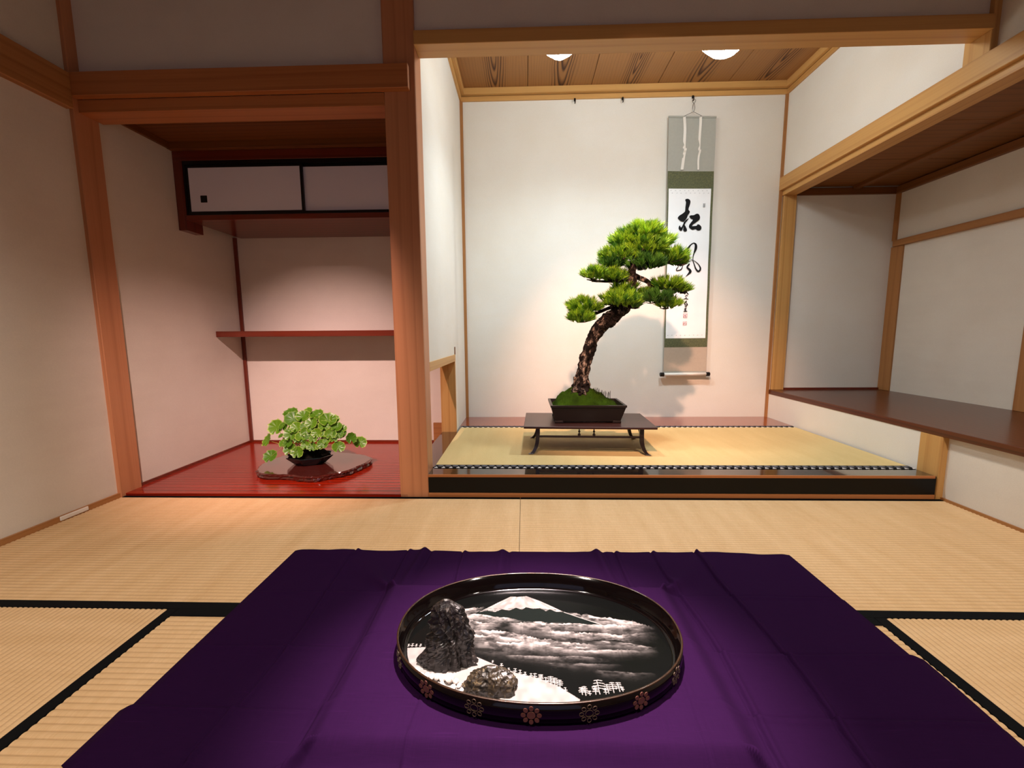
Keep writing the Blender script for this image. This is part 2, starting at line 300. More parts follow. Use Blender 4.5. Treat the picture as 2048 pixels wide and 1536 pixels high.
LEAVES=[(-1.251,2.16,0.31,0.0305),(-1.205,2.104,0.29,0.0366),(-1.154,2.105,0.305,0.0305),(-1.137,2.123,0.321,0.0244),(-1.085,2.111,0.312,0.0285),(-1.099,2.08,0.273,0.0264),(-1.023,2.101,0.286,0.0366),(-1.034,2.08,0.26,0.0244),(-1.18,2.078,0.253,0.0244),(-1.131,2.074,0.257,0.0203),(-1.31,2.12,0.243,0.0346),(-1.268,2.103,0.251,0.0203),(-1.365,2.125,0.171,0.0305),(-1.206,2.072,0.219,0.0305),(-1.146,2.06,0.207,0.0244),(-1.124,2.065,0.233,0.0203),(-1.166,2.06,0.192,0.0183),(-1.066,2.063,0.225,0.0224),(-1.033,2.065,0.217,0.0163),(-1.0,2.072,0.219,0.0244),(-0.976,2.094,0.249,0.0244),(-0.953,2.103,0.239,0.0203),(-0.965,2.083,0.217,0.0224),(-0.912,2.112,0.186,0.0244),(-0.884,2.16,0.15,0.0277),(-0.962,2.071,0.15,0.0264),(-1.036,2.056,0.17,0.0224),(-1.018,2.06,0.184,0.0142),(-1.122,2.052,0.163,0.0203),(-1.088,2.051,0.155,0.0183),(-1.054,2.053,0.155,0.0142),(-1.221,2.066,0.171,0.0224),(-1.209,2.061,0.141,0.0285),(-1.168,2.054,0.127,0.0264),(-1.253,2.074,0.168,0.0183),(-1.341,2.101,0.09,0.0305),(-1.084,2.056,0.196,0.0163),(-1.107,2.058,0.207,0.0163),(-0.996,2.118,0.287,0.0203),(-1.247,2.094,0.249,0.0163),(-1.062,2.104,0.301,0.0203),(-1.101,2.066,0.24,0.0142),(-0.947,2.094,0.218,0.0163),(-1.269,2.086,0.204,0.0122),(-0.984,2.07,0.193,0.0163),(-1.138,2.056,0.189,0.0122),(-1.19,2.075,0.238,0.0203)]
# ------------------------------------------------------------------ room shell
XL, XR, YF, YB, YA = -1.8465, 1.803, 1.7835, 3.068, 2.692
XTL, XTR, ZP, XN = -.4373, 1.779, .105, 2.565
CEIL = 2.46
def tatami_mesh(x0, x1, y0, y1, ax, pitch=.0148, amp=.0022, z=0.):
    """ribbed rush surface with a closed skirt; the ribs run along ax"""
    n = int(((y1-y0) if ax == 'x' else (x1-x0))/pitch)*4; vs = []; fs = []
    for i in range(n+1):
        t = i/n; h = z-amp+amp*abs(math.sin(PI*i/4))**.8
        if ax == 'x': y = y0+(y1-y0)*t; vs += [(x0, y, h), (x1, y, h)]
        else: x = x0+(x1-x0)*t; vs += [(x, y1, h), (x, y0, h)]
        if i: fs.append((2*i-2, 2*i-1, 2*i+1, 2*i))
    b = len(vs); zb = z-.03
    if ax == 'x': vs += [(x0, y0, zb), (x1, y0, zb), (x0, y1, zb), (x1, y1, zb)]
    else: vs += [(x0, y1, zb), (x0, y0, zb), (x1, y1, zb), (x1, y0, zb)]
    fs += [(b, b+1, 1, 0), (2*n, 2*n+1, b+3, b+2), [b, *range(0, 2*n+1, 2), b+2], [b+1, b+3, *range(2*n+1, 0, -2)]]
    return vs, fs
def rush(x0, x1, y0, y1, ax, mat_, parent, **k):
    o = obj('tatami_mat', tatami_mesh(x0, x1, y0, y1, ax, **k), mat_, parent, loc=(x0, y0, k.get('z', 0.)))
    L_ = (y1-y0) if ax == 'x' else (x1-x0); o['rib'] = L_/int(L_/k.get('pitch', .0148)); return o
floor = struct('floor', B(-2.2, 2.9, -2.0, 3.3, -.14, -.034), 'ricebran')
YT, BW = 1.0364, .028
def mat(x0, x1, y0, y1, ax, borders, label=None):
    """one tatami: borders = list of sides among 'n','s','e','w' """
    g = .0008
    o = rush(x0+g, x1-g, y0+g, y1-g, ax, 'tatami' if ax == 'x' else 'tatami_y', floor)
    for b in borders:
        q = {'n': (x0+g, x1-g, y1-BW, y1), 's': (x0+g, x1-g, y0, y0+BW), 'e': (x1-BW, x1, y0+g, y1-g), 'w': (x0, x0+BW, y0+g, y1-g)}[b]
        obj('border', B(*q, -.028, .0012, bev=.0006), 'heri', o)
XM, XI, XO, YS = -.0196, -.928, .888, 1.0364-.028
for a, b in ((XL+.012, XM), (XM, XR-.008)):
    o = rush(a+.0008, b-.0008, YS, YF-.001, 'x', 'tatami', floor)
    obj('border', B(a+.001, b-.001, YS, YT, -.028, .0012, bev=.0006), 'heri', o)
    obj('border', B(a+.001, b-.001, YF-.019, YF-.0012, -.028, .0012, bev=.0006), 'heri', o)
mat(XI, XO, YS-.91, YS, 'x', 'ns'); mat(XI, XO, YS-1.82, YS-.91, 'x', 'ns')
mat(XL+.012, XI, YS-1.82, YS, 'y', 'ew'); mat(XO, XR-.008, YS-1.82, YS, 'y', 'ew')
mat(XL+.012, XM, YS-2.73, YS-1.82, 'x', 'ns'); mat(XM, XR-.008, YS-2.73, YS-1.82, 'x', 'ns')

struct('wall_left', B(XL-.08, XL, -1.72, 3.2, -.03, CEIL), 'wall')
struct('baseboard_left', B(XL-.001, XL+.012, -1.7, 1.775, -.03, .020), 'trim_y')
struct('wall_back', B(-2.2, 2.9, -1.80, -1.72, -.03, CEIL), 'wall')
# two paper-screen doors behind the camera (only seen as reflections)
for i, x in enumerate((-.9, .02)):
    d = struct('door_%d' % (i+1), B(x, x+.9, -1.72, -1.70, .02, 1.75), 'paperdoor')
    for q in ((x, x+.9, .02, .06), (x, x+.9, 1.71, 1.75), (x, x+.03, .06, 1.71), (x+.87, x+.9, .06, 1.71)):
        obj('frame', B(q[0], q[1], -1.70, -1.69, q[2], q[3]), 'trim_z', d)
ceil = struct('ceiling', B(-2.2, 2.9, -1.8, 3.3, CEIL+.012, CEIL+.05), 'dark_x')
for i in range(8):
    obj('plank', B(XL+.002, XR-.002, -1.71+i*.437, -1.71+(i+1)*.437-.004, CEIL, CEIL+.012), 'sugi_x', ceil)

# left corner pillar and wall-head rails (nageshi)
struct('trim_1', B(XL-.06, -1.829, 1.763, 1.866, -.03, CEIL, bev=.002), 'post_z')      # corner pillar
struct('trim_2', B(XL-.001, -1.8165, -1.7, 1.7535, 1.640, 1.775, bev=.002), 'trim_y')        # rail on the left wall
struct('trim_3', B(-1.829, -.453, 1.7535, 1.7835, 1.690, 1.780, bev=.002), 'post_x')     # rail over the side alcove
struct('trim_4', B(-1.829, -.559, YF, 1.884, 1.640, 1.690, bev=.0015), 'post_x')      # its lintel
struct('wall_front_left', B(-1.829, -.559, 1.806, 1.86, 1.690, CEIL), 'wall')
struct('trim_5', B(-.559, -.4313, YF, 1.884, -.03, CEIL, bev=.0025), 'post_z')         # alcove pillar
# main alcove head beam and the wall above
struct('trim_6', B(-.4313, 1.777, 1.7735, 1.861, 1.857, 1.908, bev=.0015), 'hinoki_x')
struct('wall_front', B(-.4313, 1.777, 1.800, 1.845, 1.908, CEIL), 'wall')
# right pillar: below the desk and above the rail
struct('trim_7', B(1.777, 1.86, YF-.002, 1.884, -.03, .276, bev=.002), 'hinoki_z')
struct('trim_8', B(1.777, 1.86, YF-.002, 1.884, 1.774, CEIL, bev=.002), 'hinoki_z')
# right wall of the room
struct('wall_right', box(box(box(new(), XR, XR+.06, -1.72, YF, -.03, .276), XR, XR+.06, -1.72, YF, 1.70, CEIL), XR, XR+.06, -1.72, .80, .276, 1.70), 'wall')
struct('baseboard_right', B(XR-.008, XR+.001, -1.7, YF-.002, -.03, .010), 'trim_y')
struct('trim_9', B(1.76, 1.80, -1.7, YB, 1.688, 1.774, bev=.002), 'hinoki_y')          # long rail
struct('trim_10', B(1.782, 1.87, .80, YB, 1.655, 1.688, bev=.0015), 'hinoki_y')        # its lintel
# ---- side alcove (left)
struct('wall_alcove_back', B(XL-.08, XTL, YA, YA+.06, -.03, 1.9), 'wall')
div = struct('wall_divider', None or box(box(box(new(), -.525, XTL, 1.884, 2.60, .56, CEIL), -.525, XTL, 2.60, YB, -.03, CEIL), -.525, XTL-.002, 1.884, 2.60, -.03, .095), 'wallw')
struct('trim_11', B(XL, -1.8265, YA-.012, YA, .012, 1.34), 'maroon_z')                  # corner strip
af = struct('trim_12', B(XL, -.525, YF, YA, -.03, .0125, bev=.001), 'redfloor')      # lacquered floor board
struct('trim_13', box(box(new(), XL, XL+.008, 1.866, YA, .0125, .026), XL, -.525, YA-.008, YA, .0125, .026), 'maroon_x')
struct('trim_14', B(XL, XL+.014, 1.884, 2.26, 1.690, 1.722), 'dark_y')
ac = struct('ceiling_alcove', B(XL, -.525, 1.86, 2.30, 1.735, 1.76), 'dark_x')
for i in range(2): obj('plank', B(XL+.001, -.526, 1.862+i*.2, 1.862+(i+1)*.2-.003, 1.720, 1.735), 'dark_x', ac)
struct('trim_15', B(XL, -.525, 2.232, 2.262, 1.688, 1.722, bev=.001), 'dark_x')
# wall cupboard
cb = thing('wall_cupboard', (-1.19, 2.40, 1.285), 'dark red wooden wall cupboard with two white sliding doors over the side alcove', 'cupboard')
obj('top_rail', B(XL, -.526, 2.262, 2.69, 1.640, 1.688, bev=.001), 'maroon_x', cb)
obj('bottom_board', B(-1.80, -.526, 2.262, 2.691, 1.338, 1.364, bev=.001), 'maroon_x', cb)
obj('side_board', B(XL, -1.800, 2.262, 2.375, 1.287, 1.640, bev=.001), 'maroon_z', cb)
obj('back_panel', B(XL+.001, -.527, 2.66, 2.691, 1.364, 1.64), 'maroon_x', cb)
fr = box(box(box(new(), -1.800, -.527, 2.268, 2.30, 1.364, 1.374), -1.800, -.527, 2.268, 2.30, 1.620, 1.640), -1.800, -1.79, 2.268, 2.30, 1.374, 1.62)
obj('track', fr, 'frameblk', cb)
for i, (a, b, y) in enumerate(((-1.79, -1.163, 2.272), (-1.178, -.535, 2.286))):
    d = obj('door', B(a+.012, b-.012, y+.002, y+.010, 1.384, 1.608), 'paperdoor', cb)
    f = box(box(box(box(new(), a, b, y, y+.012, 1.374, 1.385), a, b, y, y+.012, 1.607, 1.618), a, a+.013, y, y+.012, 1.385, 1.607), b-.013, b, y, y+.012, 1.385, 1.607)
    obj('frame', f, 'frameblk', d)
    hx = -1.722 if i == 0 else -.62
    obj('pull', B(hx, hx+.036, y, y+.004, 1.431, 1.467, bev=.0015), 'frameblk', d)
sh = obj('wall_shelf', B(XL, -.526, 2.46, YA, .717, .751, bev=.0012), 'maroon_x', label='dark red plank shelf across the side alcove below the cupboard', category='shelf')
# ---- opening in the divider wall
struct('trim_16', B(-.528, XTL+.006, 1.884, 2.60, .556, .598, bev=.001), 'hinoki_y')
struct('trim_17', B(-.528, XTL+.004, 2.596, 2.618, .598, .645), 'dark_z')
struct('trim_18', B(-.528, XTL+.003, 2.588, 2.612, ZP, .556), 'hinoki_z')
struct('trim_19', B(-.60, -.528, YA-.02, YA-.002, .02, .145), 'trim_x')
# ---- main alcove
pf = struct('floor_alcove', B(-.526, XTR-.003, YF+.003, YB, .019, ZP-.0045, bev=.002), 'blackface')
obj('back_board', B(XTL, XTR-.003, 2.752, YB-.001, ZP-.004, ZP), 'backboard', pf)
obj('front_board', B(XTL+.006, 1.766, YF+.002, 1.872, ZP-.0045, ZP-.0005, bev=.001), 'blacklac', pf)
obj('side_board', B(-.525, -.424, 1.886, 2.751, ZP-.0045, ZP+.001, bev=.001), 'blacklac', pf)
obj('edge_strip', B(XTL+.006, 1.768, YF-.0005, YF+.0045, .092, ZP-.0005, bev=.0015), 'post_x', pf)
obj('foot_strip', B(XTL+.006, 1.772, YF-.001, YF+.03, -.03, .019, bev=.001), 'post_x', pf)
def heri_pat():
    s = NT('patterned_border'); tc = s.n('ShaderNodeTexCoord'); sp = s.n('ShaderNodeSeparateXYZ'); s.l(tc.outputs['Object'], sp.inputs[0])
    P = .0345
    u = s.math('SUBTRACT', s.math('FRACT', s.math('DIVIDE', sp.outputs[0], P)), .5)   # -.5...5
    v = s.math('DIVIDE', sp.outputs[1], .043)
    v2 = s.math('SUBTRACT', v, .18)
    e = s.math('ADD', s.math('POWER', s.math('DIVIDE', u, .5), 2), s.math('POWER', s.math('DIVIDE', v2, .30), 2))
    e = s.math('SQRT', e)
    grey = s.math('LESS_THAN', e, .78)
    tri = s.math('LESS_THAN', s.math('ADD', v, .5), s.math('MULTIPLY', s.math('SUBTRACT', s.math('ABSOLUTE', u), .24), 1.25))
    c = s.mix(grey, lin('0A0A0E'), lin('5A5A60')); c = s.mix(tri, c, lin('D8D4D0'))
    return s.set(c, .8, .2)
M['heripat'] = heri_pat()
tm = rush(-.424, 1.764, 1.872, 2.750, 'x', 'tatami_toko', pf, pitch=.006, amp=.0004, z=ZP+.0015)
obj('border', B(-.424, 1.764, 1.872, 1.915, ZP-.004, ZP+.0025), 'heripat', tm, loc=(0, 1.8935, ZP))
obj('border', B(-.424, 1.764, 2.709, 2.752, ZP-.004, ZP+.0025), 'heripat', tm, loc=(0, 2.7305, ZP))
struct('wall_alcove_main', B(-.6, XN+.06, YB, YB+.06, -.03, CEIL), 'wallw')
struct('trim_20', B(XTL, -.418, YB-.016, YB, ZP, 2.307), 'trim_z')
struct('trim_21', B(1.762, XTR, YB-.012, YB, ZP, 2.307), 'trim_z')
struct('trim_22', B(1.790, 1.875, YB-.020, YB, .307, 1.655, bev=.0015), 'hinoki_z')
struct('wall_alcove_right', box(B(XTR, XTR+.07, 1.884, YB, 1.774, CEIL), XTR, XTR+.05, 1.884, YB, -.03, .276), 'wallw')
# ceiling mouldings and planks
for k, (a, b, d) in enumerate(((2.307, 2.336, .014), (2.340, 2.381, .034))):
    struct('trim_%d' % (23+3*k), B(XTL, XTR, YB-d, YB, a, b, bev=.001), 'hinoki_x')
    struct('trim_%d' % (24+3*k), B(XTL, XTL+d, 1.845, YB-d, a, b, bev=.001), 'hinoki_y')
    struct('trim_%d' % (25+3*k), B(XTR-d, XTR, 1.884, YB-d, a, b, bev=.001), 'hinoki_y')
tc_ = struct('ceiling_main', B(XTL, XTR, 1.845, YB, 2.392, 2.41), 'dark_y')
e = [-.4373, .028, .457, .900, 1.364, 1.779]
for i in range(5): obj('plank', B(e[i]+.0015, e[i+1]-.0015, 1.846, YB-.002, 2.381, 2.392, bev=.0012), 'sugi', tc_)
# ---- study nook on the right
dk = struct('trim_29', B(1.776, XN, .80, YB, .276, .307, bev=.002), 'desk')
struct('wall_nook_right', box(box(box(new(), XN, XN+.06, .80, YB, 1.343, 1.75), XN, XN+.06, 2.225, YB, .307, 1.343), XN, XN+.06, .8, YB, -.03, .307), 'wall')
struct('wall_nook_front', B(XR, XN+.06, .74, .80, -.03, 1.75), 'wall')
struct('trim_30', B(XN-.022, XN+.001, .80, YB-.02, 1.300, 1.343, bev=.0015), 'trim_y')
struct('trim_31', B(XN-.012, XN+.001, 2.975, YB, .307, 1.300, bev=.0015), 'trim_z')
struct('trim_32', B(XN-.012, XN+.001, YB-.03, YB, 1.343, 1.66), 'trim_z')
struct('trim_33', B(XN-.014, XN+.04, 2.13, 2.225, .307, 1.300, bev=.0015), 'trim_z')
struct('trim_34', B(XN-.026, XN+.001, .80, YB, 1.655, 1.700, bev=.0015), 'dark_y')
struct('trim_35', B(1.875, XN-.026, YB-.018, YB, 1.655, 1.700, bev=.0015), 'dark_x')
struct('trim_36', B(1.875, XN-.012, YB-.012, YB, .307, .321), 'maroon_x')
nc = struct('ceiling_nook', B(1.80, XN+.06, .80, YB, 1.722, 1.75), 'dark_x')
for i in range(5): obj('plank', B(1.875, XN, .80+i*.452, .80+(i+1)*.452-.003, 1.708, 1.722), 'sugi_x', nc)
obj('batten', B(2.245, 2.285, .80, YB-.018, 1.688, 1.708, bev=.001), 'dark_y', nc)
# low window beyond the nook post
wn = struct('window_1', B(XN+.03, XN+.034, .80, 2.13, .33, 1.300), 'paperdoor')
obj('window_sill', B(XN+.002, XN+.05, .80, 2.13, .307, .33), 'trim_y', wn)
for y in (1.05, 1.30, 1.55, 1.80, 2.05): obj('muntin', B(XN+.02, XN+.03, y, y+.012, .33, 1.30), 'trim_z', wn)
obj('outlet_strip', B(XL+.010, XL+.016, 1.515, 1.622, .003, .020, bev=.002), 'white', None, label='small white outlet cover strip on the left wall baseboard', category='outlet cover')

# ------------------------------------------------------------------ alcove lamps
def glow():
    s = NT('lamp_shade_glow'); e = s.b
    e.inputs['Base Color'].default_value = lin('F4F4EE'); e.inputs['Emission Color'].default_value = (.84, .93, 1, 1)
    e.inputs['Emission Strength'].default_value = LAMP_E; return s.m
M['glow'] = glow()
def lamp(x, label, prof):
    t = thing('ceiling_lamp', (x, 2.12, 1.99), label, 'lamp', 'white lamps hidden behind the alcove beam')
    obj('shade', lathe(new(), prof, (x, 2.12, 1.992), 20, 1, .8), 'glow', t, smooth=False)
    spot('lamp_light', (x, 2.12, 1.982), (x, 2.62, .3), 50, (.80, .92, 1), 140, 1., .05)
    obj('rod', tube(new(), [(x, 2.12, 2.08), (x, 2.12, 2.381)], .006, 8), 'blkmetal', t)
    obj('canopy', lathe(new(), [(.03, 0), (.03, .012), (.02, .02)], (x, 2.12, 2.361), 16), 'white', t)
lamp(.170, 'white pointed glass ceiling lamp peeping below the beam, left one', [(.004, 0), (.03, .014), (.06, .034), (.085, .055), (.09, .075), (.06, .09), (.01, .095)])
lamp(.925, 'white rounded ceiling lamp peeping below the beam, near the scroll', [(.015, 0), (.035, .002), (.055, .012), (.078, .032), (.10, .052), (.10, .07), (.06, .088), (.01, .095)])
# ------------------------------------------------------------------ scroll hooks and hanging scroll
for x, lb in ((.349, 'small black iron scroll hook under the ceiling moulding, farthest left'), (.672, 'small black iron scroll hook under the ceiling moulding, middle one'), (1.142, 'small black iron scroll hook holding the hanging scroll')):
    bm = tube(new(), [(x, YB-.014, 2.300), (x, YB-.026, 2.300), (x, YB-.030, 2.290), (x, YB-.029, 2.276), (x, YB-.022, 2.272)], .0035, 6)
    box(bm, x-.006, x+.006, YB-.016, YB-.012, 2.290, 2.309)
    obj('scroll_hook', bm, 'blkmetal', label=lb, category='hook', group='iron hooks along the back wall')
YS_ = YB-.030
def sp(u, v):
    """scroll plane: u 0..1 left to right, v 0..1 top to bottom; the scroll hangs a touch askew"""
    a = Vector((.979+(1.007-.979)*v, 0, 2.172+(.437-2.172)*v)); b = Vector((1.295+(1.311-1.295)*v, 0, 2.163+(.439-2.163)*v))
    p = a.lerp(b, u); return p.x, p.z
def sheet(u0, u1, v0, v1, y, th=.001, nu=6, nv=10, wav=.0015):
    vs = []; fs = []
    for j in range(nv+1):
        for i in range(nu+1):
            u = u0+(u1-u0)*i/nu; v = v0+(v1-v0)*j/nv; x, z = sp(u, v)
            vs.append((x, y+wav*math.sin(v*34+u*1.5)-wav*2*(abs(u-.5)*2)**3, z))
    n = len(vs); vs += [(x, y+th, z) for x, y, z in vs]
    W_ = nu+1
    for j in range(nv):
        for i in range(nu):
            a = j*W_+i; fs.append((a, a+W_, a+W_+1, a+1)); fs.append((n+a, n+a+1, n+a+W_+1, n+a+W_))
    rim = [i for i in range(nu+1)]+[j*W_+nu for j in range(1, nv+1)]+[nv*W_+i for i in range(nu-1, -1, -1)]+[j*W_ for j in range(nv-1, 0, -1)]
    for i in range(len(rim)):
        a, b = rim[i], rim[(i+1) % len(rim)]; fs.append((a, b, n+b, n+a))
    return vs, fs
M['silk'] = plain('grey_silk', 'A9AAA0', .7, .3, var=.06, scale=60)
M['silk2'] = plain('beige_silk', 'B5A593', .7, .3, var=.06, scale=60)
def brocade():
    s = NT('green_brocade'); v = s.coord()
    vo = s.n('ShaderNodeTexVoronoi', feature='DISTANCE_TO_EDGE'); vo.inputs['Scale'].default_value = 70; s.l(v, vo.inputs[0])
    c = s.mix(s.ramp(vo.outputs[0], [(.0, 1.), (.12, 0.)]), lin('5A5E44'), lin('76754C')); c = s.mix(s.noise(v, 90, 2), c, lin('474C34'))
    return s.set(c, .7, .3)
M['brocade'] = brocade()
def paper():
    s = NT('scroll_paper'); n = s.noise(s.coord(), 8, 3); return s.set(s.mix(n, lin('F2F3F2'), lin('E2E4E4')), .85, .15)
M['paper'] = paper()
M['ink'] = plain('black_ink', '0E0F10', .75, .2, var=.1)
M['inkgrey'] = plain('grey_print', '8D9092', .8, .2)
M['seal'] = plain('red_seal_ink', 'C97F86', .8, .2, var=.25, scale=220)
hs = thing('hanging_scroll', (1.158, YS_, .41), 'white calligraphy hanging scroll in green brocade on the alcove back wall', 'scroll')
y = YS_
obj('backing', sheet(0, 1, 0, 1, y, .0015, 6, 40), 'silk', hs)
obj('upper_silk', sheet(.001, .999, .006, .202, y-.0012), 'silk', hs)
obj('brocade', sheet(.002, .998, .202, .268, y-.0016, nv=6), 'brocade', hs)
obj('brocade', sheet(.002, .998, .858, .895, y-.0016, nv=4), 'brocade', hs)
obj('brocade', sheet(.002, .040, .268, .858, y-.0014, nu=2, nv=40), 'brocade', hs)
obj('brocade', sheet(.940, .998, .268, .858, y-.0014, nu=2, nv=40), 'brocade', hs)
obj('lower_silk', sheet(.001, .999, .895, .995, y-.0012), 'silk2', hs)
pp = obj('paper', sheet(.030, .948, .268, .858, y-.0022, nu=6, nv=40), 'paper', hs)
YI = y-.0062
def poly_bm(bm, pts, y):
    """ink patch: outline smoothed, given 0.4 mm of thickness"""
    s = spline(list(pts)+[pts[0]], 3)[:-1]
    A = [bm.verts.new((p[0], y, p[1])) for p in s]; Bk = [bm.verts.new((p[0], y+.0004, p[1])) for p in s]
    f = bm.faces.new(A); bm.faces.new(Bk[::-1]); n = len(A)
    for i in range(n): bm.faces.new((A[i], Bk[i], Bk[(i+1) % n], A[(i+1) % n]))
def stroke_bm(bm, pts, y):
    """brush stroke: centre line with a half width at each point"""
    s = spline(pts, 6) if len(pts) > 2 else [np.array(p) for p in pts]; l = []; r = []
    for i, p in enumerate(s):
        t = s[min(i+1, len(s)-1)][:2]-s[max(i-1, 0)][:2]; t = t/(np.linalg.norm(t)+1e-9); n = np.array((-t[1], t[0]))*max(p[2], .0008)*.72
        l.append(p[:2]+n); r.append(p[:2]-n)
    for i in range(len(s)-1):
        q = [l[i], l[i+1], r[i+1], r[i]]; bm.faces.new([bm.verts.new((a[0], y-.0001*i/len(s), a[1])) for a in q])
    for p in (s[0], s[-1]):
        rr = max(p[2], .0008)*.72; bm.faces.new([bm.verts.new((p[0]+rr*math.cos(a), y-.00012, p[1]+rr*math.sin(a))) for a in np.linspace(0, 2*PI, 12, endpoint=False)])
for q in INKP: bm = new(); poly_bm(bm, q, YI); obj('brush_stroke', bm, 'ink', pp)
for q in INKS: bm = new(); stroke_bm(bm, q, YI); obj('brush_stroke', bm, 'ink', pp)
bm = new()
for q in SIG: stroke_bm(bm, [(a, b, c*1.3) for a, b, c in q], YI)
obj('signature', bm, 'ink', pp, kind='stuff')
for q in (SEAL1, SEAL2):
    bm = new(); x0, x1 = min(p[0] for p in q), max(p[0] for p in q); z0, z1 = min(p[1] for p in q), max(p[1] for p in q); w_ = .0016
    for a in ((x0, x1, z0, z0+w_), (x0, x1, z1-w_, z1), (x0, x0+w_, z0, z1), (x1-w_, x1, z0, z1)): box(bm, a[0], a[1], YI, YI+.0004, a[2], a[3])
    for i in range(4):
        for j in range(4):
            if R.random() < .82:
                a = x0+.003+i*(x1-x0-.006)/4; c = z0+.003+j*(z1-z0-.006)/4
                box(bm, a, a+(.0044 if R.random() < .6 else .002), YI, YI+.0004, c, c+(.002 if R.random() < .5 else .0044))
    obj('seal', bm, 'seal', pp)
bm = new(); x0, z0 = SEAL3[3]
for i in range(3): box(bm, x0, x0+.013, YI, YI+.0004, z0+i*.009, z0+i*.009+.004)
box(bm, x0, x0+.002, YI, YI+.0004, z0, z0+.026); box(bm, x0+.011, x0+.013, YI, YI+.0004, z0, z0+.026)
obj('seal', bm, 'inkgrey', pp)
bm = new()
for v0, rows in ((.276, 2), (.846, 1)):
    for r_ in range(rows):
        for i in range(9):
            x, z = sp(.075+i*.098+.03*r_, v0+r_*.010)
            for k in range(4):
                a = R.uniform(-.004, .004); c = R.uniform(-.002, .002); box(bm, x+a, x+a+.0028, YI, YI+.0003, z+c, z+c+.0014)
obj('border_print', bm, 'inkgrey', pp, kind='stuff')
(xa, za), (xb, zb) = sp(-.004, 0), sp(1.004, 0)
obj('top_rod', tube(new(), [(xa, y-.002, za-.003), (xb, y-.002, zb-.003)], .006, 10), 'silk', hs)
(xa, za), (xb, zb) = sp(-.035, 1.008), sp(1.035, 1.008)
rl = obj('roller', tube(new(), [(xa, y-.004, za), (xb, y-.004, zb)], .0125, 14), 'white', hs, smooth=True)
for xx, zz, s_ in ((xa, za, -1), (xb, zb, 1)):
    obj('knob', tube(new(), [(xx-s_*.013, y-.004, zz), (xx-s_*.012, y-.004, zz), (xx+s_*.011, y-.004, zz), (xx+s_*.015, y-.004, zz)], [.0128, .0150, .0150, .012], 14), 'frameblk', rl)
bm = tube(new(), [(1.075, y-.004, 2.168), (1.142, y-.006, 2.196), (1.205, y-.004, 2.166)], .0016, 6)
obj('hanging_cord', bm, 'steel', hs)
for us in ([(.325, .0), (.345, .06), (.345, .115), (.355, .122), (.34, .15), (.30, .198)], [(.67, 0), (.665, .05), (.665, .12), (.668, .127), (.655, .16), (.65, .198)]):
    s_ = spline(us, 4); vs = []; fs = []; hw = .0088
    for i, p in enumerate(s_):
        x, z = sp(p[0], p[1]); dy = .004+.004*math.sin(i*.7)+(.006 if 10 < i < 14 else 0); k = hw*(1-.45*(p[1]/.198)*(1 if us[0][0] > .5 else .0))
        vs += [(x-k, y-dy, z), (x+k, y-dy-.002, z), (x+k, y-dy-.0035, z), (x-k, y-dy-.0015, z)]
        if i: b = 4*i; fs += [(b-4+a, b-4+(a+1) % 4, b+(a+1) % 4, b+a) for a in range(4)]
    obj('ribbon', (vs, fs+[(0, 1, 2, 3), (b+3, b+2, b+1, b)]), 'white', hs)
bm = new()   # twisted wire hanger between hook and cord
for s_ in (-1, 1):
    tube(bm, spline([(1.142, y-.006, 2.276), (1.142+s_*.010, y-.006, 2.268), (1.142+s_*.008, y-.006, 2.256), (1.142-s_*.002, y-.006, 2.246), (1.142-s_*.006, y-.006, 2.232), (1.142-s_*.008, y-.006, 2.214), (1.142, y-.006, 2.194)], 3), .0016, 5)
obj('wire_hanger', bm, 'steel', label='twisted steel wire hanger linking the hook and the hanging scroll', category='hanger')

# ------------------------------------------------------------------ display table
M['tablewood'] = wood('dark_table_wood', '38211D', '200F0D', 'x', 1.4, .34, .12, figure=.5, coatr=.15)
M['tableleg'] = plain('dark_leg_wood', '1E1012', .3, .5, 0, .4)
TC = (.337, 2.256)
dt = thing('display_table', (TC[0], TC[1], ZP+.002), 'low dark wooden display table with curved legs under the bonsai', 'table')
hx, hy, zt = .335, .186, .255
obj('tabletop', B(TC[0]-hx, TC[0]+hx, TC[1]-hy, TC[1]+hy, zt-.012, zt, bev=.002), 'tablewood', dt)
zb = ZP+.0025
def leg(sx, sy):
    """leg bowed inward that flicks out into a foot"""
    prof = [(0, zt-.0115, .0105), (.0, zt-.04, .0105), (.001, .20, .010), (.003, .17, .0095), (.009, .145, .009), (.018, .125, .009), (.029, .112, .0095)]
    s = spline(prof, 4); vs = []; fs = []
    lx, ly = TC[0]+sx*(hx-.072), TC[1]+sy*(hy-.030)
    for i, (o_, z, r) in enumerate(s):
        cx = lx+sx*o_; cy = ly+sy*o_*.35
        vs += [(cx-r, cy-r, z), (cx+r, cy-r, z), (cx+r, cy+r, z), (cx-r, cy+r, z)]
        if i: b = 4*i; fs += [(b-4+a, b-4+(a+1) % 4, b+(a+1) % 4, b+a) for a in range(4)]
    cx = lx+sx*.036; cy = ly+sy*.012; n = len(vs)
    vs += [(cx-.012, cy-.010, zb), (cx+.012, cy-.010, zb), (cx+.012, cy+.010, zb), (cx-.012, cy+.010, zb)]
    fs += [(n-4+a, n-4+(a+1) % 4, n+(a+1) % 4, n+a) for a in range(4)]+[(3, 2, 1, 0), (n, n+1, n+2, n+3)]
    bm = new(); V = [bm.verts.new(v) for v in vs]; [bm.faces.new([V[i] for i in f]) for f in fs]
    return bm
for sx in (-1, 1):
    for sy in (-1, 1): obj('leg', leg(sx, sy), 'tableleg', dt)
